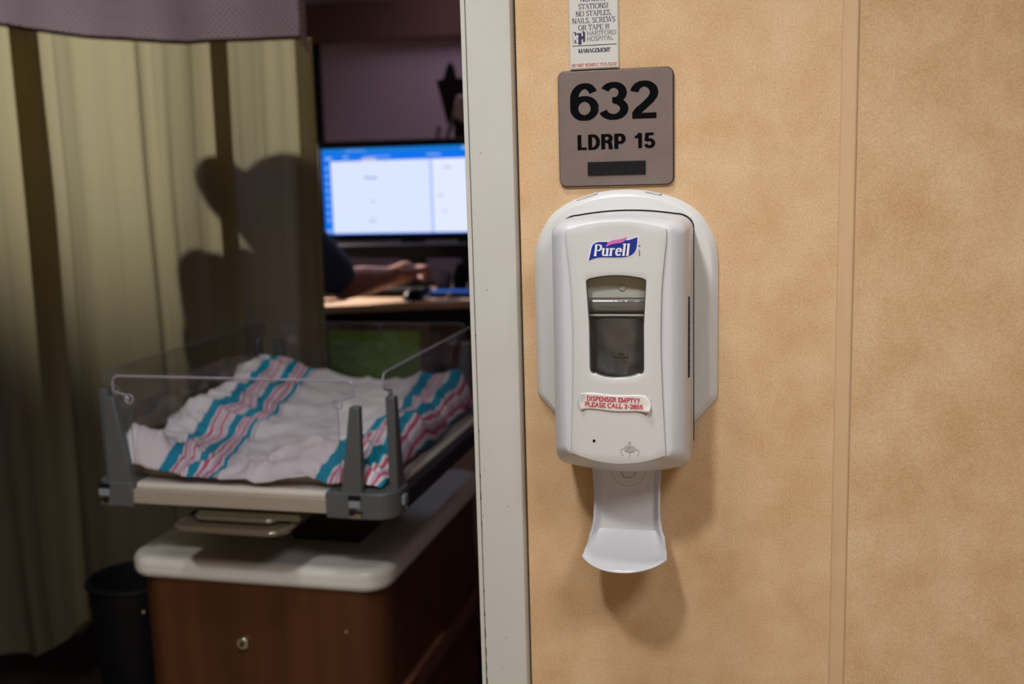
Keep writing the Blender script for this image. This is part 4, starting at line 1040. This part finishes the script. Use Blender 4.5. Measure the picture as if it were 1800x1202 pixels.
# keyboard and mouse
kb = thing('keyboard', 'black keyboard on the counter in front of the monitor', 'keyboard', (-1.135, 1.945, 1.034), .02)
box('case', -.15, .15, -.045, .045, 0, .02, M_blackp, kb, .004)
bm = bmesh.new()
for r_ in range(5):
    for k in range(14): abox(bm, -.142+k*.0205, -.125+k*.0205, -.042+r_*.0168, -.029+r_*.0168, .020, .025)
fin('keys', bm, M_gr, kb, 0)
bm = bmesh.new(); ell(bm, (0, 0, .0), (.030, .052, .034), 20)
for v in bm.verts: v.co.z = max(v.co.z, 0)
ms = fin('computer_mouse', bm, M_blackp, None, 60); ms.location = (-1.000, 1.845, 1.0345); tag(ms, 'black mouse under the hand at the counter', 'computer mouse')
# blue folder, papers
bf = tag(box('blue_folder', -.962, -.62, 1.872, 1.998, 1.034, 1.053, M_bluef, None, .003), 'bright blue folder lying at the right of the counter', 'folder')
bf.rotation_euler = (0, 0, 0)
bm = bmesh.new()
rs = random.Random(2)
for k in range(4):
    NUp = 14
    R0 = [[bm.verts.new((-.09+.18*i/NUp+.01*k, -.06+.12*j/NUp-.006*k, .002+.008*k+.014*noise.noise(Vector((i*.35, j*.35, k*3)))+.014)) for i in range(NUp+1)] for j in range(NUp+1)]
    for j in range(NUp):
        for i in range(NUp): bm.faces.new((R0[j][i], R0[j][i+1], R0[j+1][i+1], R0[j+1][i]))
pp = fin('crumpled_cloth', bm, mat('white_cloth', (0.72, 0.66, 0.74), .9), None, 180); pp.location = (-1.40, 1.97, 1.036); sd = pp.modifiers.new('thickness', 'SOLIDIFY'); sd.thickness = .002
tag(pp, 'crumpled white cloth on the counter beside the curtain edge', 'cloth')
# small clutter near the mouse: bottles, cup, jar
def lathe(bm, prof, n=24):
    R_ = [[bm.verts.new((r*math.cos(2*math.pi*k/n), r*math.sin(2*math.pi*k/n), z)) for k in range(n)] for r, z in prof]
    for a, b in zip(R_, R_[1:]):
        for k in range(n): bm.faces.new((a[k], a[(k+1) % n], b[(k+1) % n], b[k]))
    bm.faces.new(R_[0][::-1]); bm.faces.new(R_[-1])
def jar(name, x, y, z, prof, mt, lid, label, cat):
    t = thing(name, label, cat, (x, y, z)); bm = bmesh.new(); lathe(bm, prof); fin('body', bm, mt, t, 40)
    if lid: bm = bmesh.new(); lathe(bm, lid[0]); fin('cap', bm, lid[1], t, 40)
    return t
M_glass2 = mat('pale_jar', (0.30, 0.27, 0.29), .25)
jar('plastic_bottle', -.905, 2.035, 1.034, [(.02, 0), (.022, .01), (.022, .05), (.012, .082), (.010, .09)], M_blackp, ([(.011, .090), (.011, .108)], M_glass2), 'small black bottle with pale cap behind the mouse', 'bottle')
jar('desk_cup', -.960, 2.035, 1.034, [(.022, 0), (.025, .02), (.026, .062), (.024, .062), (.021, .01)], M_glass2, None, 'pale grey cup standing behind the hand', 'cup')
jar('dark_canister', -.845, 2.035, 1.034, [(.027, 0), (.028, .01), (.028, .085), (.024, .092)], M_blackp, ([(.026, .092), (.026, .103)], M_chrome), 'dark canister with bright metal cap near the door frame', 'canister')
jar('beige_mug', -.775, 2.040, 1.034, [(.030, 0), (.034, .01), (.035, .085), (.031, .085), (.029, .015)], mat('beige_ceramic', (0.40, 0.30, 0.26), .4), None, 'beige mug half hidden by the door frame', 'mug')
bm = bmesh.new(); ell(bm, (0, 0, .010), (.010, .010, .010), 16); kn = fin('glass_ball', bm, M_chrome, None, 60); kn.location = (-.890, 1.855, 1.034); tag(kn, 'small shiny ball on the counter in front of the blue folder', 'ball')
# green sheet in a frame on the counter front
gs = thing('green_notice_holder', 'green sheet in a grey frame standing under the counter', 'sign holder', (-1.066, 1.66, .80))
pobj('frame', rrect(-.165, .168, 0, .185, .004, 3), .004, .016, M_greyf, gs, b=.002)
pobj('sheet', rrect(-.139, .139, .020, .164, .001, 2), .0015, .0042, M_green, gs)
pobj('clip', rrect(-.10, .13, .170, .180, .001, 2), -.002, .006, M_acrd, gs)
pobj('bracket', rrect(-.12, .12, .02, .16, .001, 2), .016, .13, M_blackp, gs)
pobj('brown_strip', rrect(-.10, .05, .000, .018, .001, 2), -.001, .005, M_wooddk, gs)
bx = thing('storage_box', 'brown box against the counter, half hidden by the door frame', 'box', (-.80, 1.70, 0))
box('carton', -.07, .10, 0, .15, 0, .92, mat('brown_card', (0.20, 0.12, 0.09), .7), bx, .003)
box('lid', -.073, .103, -.003, .153, .89, .925, mat('brown_card_lid', (0.17, 0.10, 0.08), .7), bx, .002)
box('post', -.115, -.085, .01, .03, 0, .95, M_greyf, bx)
# pole-mounted device above the monitor
dv = thing('wall_telephone', 'pale handset-shaped device in a black bracket on thin grey struts, beside the monitor', 'device', (-.970, 2.30, 1.034))
def dz(z): return z-1.034
pobj('bracket', [(.02, dz(1.615)), (.04, dz(1.70)), (.045, dz(1.72)), (.0, dz(1.722)), (-.008, dz(1.760)), (-.018, dz(1.775)), (-.030, dz(1.755)), (-.040, dz(1.722)), (-.066, dz(1.715)), (-.060, dz(1.695)), (-.038, dz(1.60)), (-.034, dz(1.575)), (-.018, dz(1.60)), (-.010, dz(1.66)), (.10, dz(1.665)), (.10, dz(1.70)), (.045, dz(1.70))][2:16], -.01, .02, M_blackp, dv, b=.002)
pobj('handset', [(-.008, dz(1.60)), (.02, dz(1.575)), (.11, dz(1.570)), (.11, dz(1.665)), (.01, dz(1.665)), (-.002, dz(1.64))], -.03, .012, mat('pale_handset', (0.50, 0.42, 0.45), .4), dv, b=.006)
pobj('base', rrect(.000, .11, dz(1.535), dz(1.572), .004, 3), -.03, .03, M_blackp, dv, b=.003)
pobj('strut', [(-.045, dz(1.515)), (-.034, dz(1.515)), (.004, dz(1.61)), (-.008, dz(1.62))], -.012, -.004, M_greyf, dv)
pobj('strut', [(-.078, dz(1.515)), (-.068, dz(1.515)), (-.055, dz(1.56)), (-.065, dz(1.57))], -.012, -.004, M_greyf, dv)
box('mounting_post', -.02, .02, .03, .06, 0, dz(1.70), M_blackp, dv)
# waste bin and dark stool at the lower left
wb = thing('waste_bin', 'black waste bin standing between the curtain and the cabinet', 'bin', (-1.36, 0.84, 0))
bm = bmesh.new(); lathe(bm, [(.075, 0), (.10, .50), (.102, .525), (.095, .525), (.090, .50), (.070, .01)], 32); fin('shell', bm, M_blackp, wb, 40)
bm = bmesh.new(); tube(bm, [(.103*math.cos(a), .103*math.sin(a), .520) for a in [2*math.pi*k/40 for k in range(41)]], .005, 8); fin('rim', bm, M_blackp, wb, 60)
# reading lamp on the far wall, hidden by the curtain from here
rl = thing('wall_lamp', 'swing-arm reading lamp fixed to the far wall behind the curtain', 'lamp', (-2.28, 2.90, 1.97))
cyl('wall_plate', (0, -.01, 0), .05, .02, 'y', M_chrome, rl)
cyl('arm', (0, -.09, .0), .01, .16, 'y', M_chrome, rl)
bm = bmesh.new(); n = 28
RR = [[bm.verts.new((r*math.cos(2*math.pi*k/n), y, r*math.sin(2*math.pi*k/n))) for k in range(n)] for r, y in ((.03, -.155), (.05, -.16), (.072, -.25))]
for a, b in zip(RR, RR[1:]):
    for k in range(n): bm.faces.new((a[k], a[(k+1) % n], b[(k+1) % n], b[k]))
bm.faces.new(RR[0]); fin('lamp_shade', bm, M_chrome, rl, 40)

tl = thing('added_fill_lamp', 'slim black lamp added on the counter behind the curtain to light the arm', 'lamp', (-1.74, 2.16, 1.034))  # made-up unseen lamp, holds the extra light for arm and counter
cyl('base', (0, .05, .008), .07, .016, 'z', M_blackp, tl); cyl('pole', (0, .09, .32), .008, .62, 'z', M_blackp, tl, 12)
tobj('arm', [(0, .09, .63), (0, .04, .64), (0, 0, .625)], .007, M_blackp, tl)
bm = bmesh.new(); n = 24
RR = [[bm.verts.new((r*math.cos(2*math.pi*k/n), r*math.sin(2*math.pi*k/n), z)) for k in range(n)] for r, z in ((.02, .625), (.035, .615), (.05, .565))]
for a, b in zip(RR, RR[1:]):
    for k in range(n): bm.faces.new((a[k], a[(k+1) % n], b[(k+1) % n], b[k]))
bm.faces.new(RR[0]); fin('lamp_shade', bm, M_blackp, tl, 40)

# ================================================================== PERSON AT THE WORKSTATION
pr = thing('person', 'person in navy scrubs behind the curtain, right forearm on the counter', 'person', (-1.38, 1.46, 0), 0)
PO = Vector((-1.38, 1.46, 0))
def q(x, y, z): return Vector((x, y, z))-PO
head = q(-1.345, 1.53, 1.455)
def remesh(o, vox, sm=6):
    r = o.modifiers.new('fuse', 'REMESH'); r.mode = 'VOXEL'; r.voxel_size = vox; r.use_smooth_shade = True
    s = o.modifiers.new('soften', 'SMOOTH'); s.factor = .5; s.iterations = sm
    return o
bm = bmesh.new()
# torso, neck, head
for (c, r) in (((-1.39, 1.47, .92), (.16, .115, .12)), ((-1.39, 1.475, 1.05), (.135, .10, .12)), ((-1.385, 1.48, 1.17), (.15, .105, .12)), ((-1.38, 1.485, 1.25), (.155, .095, .08))): ell(bm, q(*c), r, 24)
capsule(bm, q(-1.37, 1.49, 1.27), q(-1.352, 1.515, 1.39), .060, .052)
ell(bm, head, (.073, .092, .105), 28); ell(bm, head+Vector((0, .03, -.045)), (.055, .060, .058), 20)
ell(bm, head+Vector((0, .092, -.018)), (.012, .018, .020), 12); ell(bm, head+Vector((0, .080, .018)), (.045, .014, .010), 12)
for s in (-1, 1): ell(bm, head+Vector((s*.074, -.005, -.008)), (.010, .018, .028), 12)
# right arm: shoulder, elbow on the counter, wrist, palm
sh_r, el_r, wr_r = q(-1.245, 1.50, 1.285), q(-1.150, 1.66, 1.100), q(-1.060, 1.80, 1.106)
capsule(bm, sh_r, el_r, .056, .046); fm_ = el_r.lerp(wr_r, .45); capsule(bm, el_r, fm_, .046, .045); capsule(bm, fm_, wr_r, .045, .030)
palm = q(-1.015, 1.825, 1.118); capsule(bm, wr_r, palm, .029, .034); ell(bm, palm, (.043, .044, .022), 18)
fd = Vector((.80, .60, 0)).normalized(); sd_ = Vector((fd.y, -fd.x, 0))
for k, ln in enumerate((.066, .074, .070, .055)):
    b0 = palm+fd*.030+sd_*(.028-.0185*k)+Vector((0, 0, .004)); b1 = b0+fd*ln*.42+Vector((0, 0, .008)); b2 = b1+fd*ln*.12+Vector((0, 0, -.026)); b3 = b2-fd*ln*.18+Vector((0, 0, -.012))
    capsule(bm, b0, b1, .0098, .0092, 10); capsule(bm, b1, b2, .0092, .0084, 10); capsule(bm, b2, b3, .0084, .0075, 10)
th0 = palm-fd*.008-sd_*.030; th1 = th0-sd_*.022+fd*.020+Vector((0, 0, -.006)); th2 = th1+fd*.026+sd_*.004+Vector((0, 0, -.008)); capsule(bm, th0, th1, .0125, .0108, 10); capsule(bm, th1, th2, .0108, .0090, 10)
# left arm forward to the keyboard
sh_l, el_l, wr_l = q(-1.488, 1.48, 1.325), q(-1.54, 1.60, 1.07), q(-1.36, 1.78, 1.075)
capsule(bm, sh_l, el_l, .056, .044); capsule(bm, el_l, wr_l, .044, .027); pl_ = wr_l+Vector((.045, .030, 0)); capsule(bm, wr_l, pl_, .027, .030); ell(bm, pl_, (.040, .036, .018), 16)
f2 = Vector((.75, .66, 0)).normalized(); s2_ = Vector((f2.y, -f2.x, 0))
for k, ln in enumerate((.058, .070, .074, .066)):
    b0 = pl_+f2*.028-s2_*(.028-.0185*k)*-1; b1 = b0+f2*ln*.45+Vector((0, 0, .006)); b2 = b1+f2*ln*.4+Vector((0, 0, -.018)); capsule(bm, b0, b1, .0095, .0088, 10); capsule(bm, b1, b2, .0088, .0075, 10)
t0 = pl_+s2_*.028; t1 = t0+s2_*.020+f2*.022; capsule(bm, t0, t1, .0120, .0095, 10)
# hips and legs
ell(bm, q(-1.39, 1.465, .86), (.165, .12, .10), 22)
for s in (-1, 1):
    hp, kn_, an = q(-1.39+s*.085, 1.465, .82), q(-1.39+s*.09, 1.475, .46), q(-1.39+s*.09, 1.455, .085)
    capsule(bm, hp, kn_, .085, .055); capsule(bm, kn_, an, .056, .036); capsule(bm, an+Vector((0, -.01, -.03)), an+Vector((0, .14, -.05)), .036, .028)
body = fin('body', bm, M_skin, pr, 60); remesh(body, .0055, 4)
# scrub top and trousers follow the body
bm = bmesh.new()
for (c, r) in (((-1.39, 1.47, .90), (.182, .135, .13)), ((-1.39, 1.475, 1.05), (.162, .122, .13)), ((-1.385, 1.48, 1.17), (.172, .122, .12)), ((-1.38, 1.485, 1.245), (.172, .108, .075))): ell(bm, q(*c), r, 24)
capsule(bm, q(-1.372, 1.487, 1.27), q(-1.368, 1.492, 1.305), .072, .064); capsule(bm, q(-1.47, 1.485, 1.30), q(-1.38, 1.487, 1.30), .085, .075)
for a, b in ((sh_r, el_r), (sh_l, el_l)):
    capsule(bm, a, a.lerp(b, .80), .072, .066)
top = fin('scrub_top', bm, M_scrub, pr, 60); remesh(top, .007, 5)
bm = bmesh.new(); ell(bm, q(-1.39, 1.465, .86), (.178, .132, .10), 22)
for s in (-1, 1):
    capsule(bm, q(-1.39+s*.085, 1.465, .80), q(-1.39+s*.09, 1.475, .46), .098, .078); capsule(bm, q(-1.39+s*.09, 1.475, .46), q(-1.39+s*.09, 1.455, .13), .078, .068)
tro = fin('scrub_trousers', bm, M_scrub, pr, 60); remesh(tro, .008, 5)
bm = bmesh.new()
for s in (-1, 1): capsule(bm, q(-1.39+s*.09, 1.43, .050), q(-1.39+s*.095, 1.60, .042), .048, .040)
for v in bm.verts: v.co.z = max(v.co.z, .002)
sho = fin('shoes', bm, M_blackp, pr, 60)
# hair with a high flared ponytail to the left
bm = bmesh.new(); ell(bm, head+Vector((0, -.014, .016)), (.082, .094, .104), 26); ell(bm, head+Vector((0, -.050, -.010)), (.074, .060, .085), 20)
P_ = [head+Vector(v) for v in ((-.02, -.080, -.070), (-.046, -.09, -.020), (-.078, -.092, .030), (-.098, -.09, .060), (-.104, -.088, .074))]
for a, b, ra, rb in zip(P_, P_[1:], (.026, .036, .046, .044), (.036, .046, .044, .036)): capsule(bm, a, b, ra, rb)
hair = fin('hair', bm, M_hair, pr, 60); remesh(hair, .006, 4)
for s in (-1, 1):
    bm = bmesh.new(); ell(bm, head+Vector((s*.028, .086, .004)), (.011, .006, .007), 12); e_ = fin('eye', bm, M_eye, pr, 60)
    bm = bmesh.new(); ell(bm, head+Vector((s*.028, .0915, .004)), (.0045, .002, .0045), 10); fin('iris', bm, M_black, e_, 60)
bm = bmesh.new(); ell(bm, head+Vector((0, .086, -.055)), (.022, .006, .006), 14); fin('mouth', bm, M_lip, pr, 60)
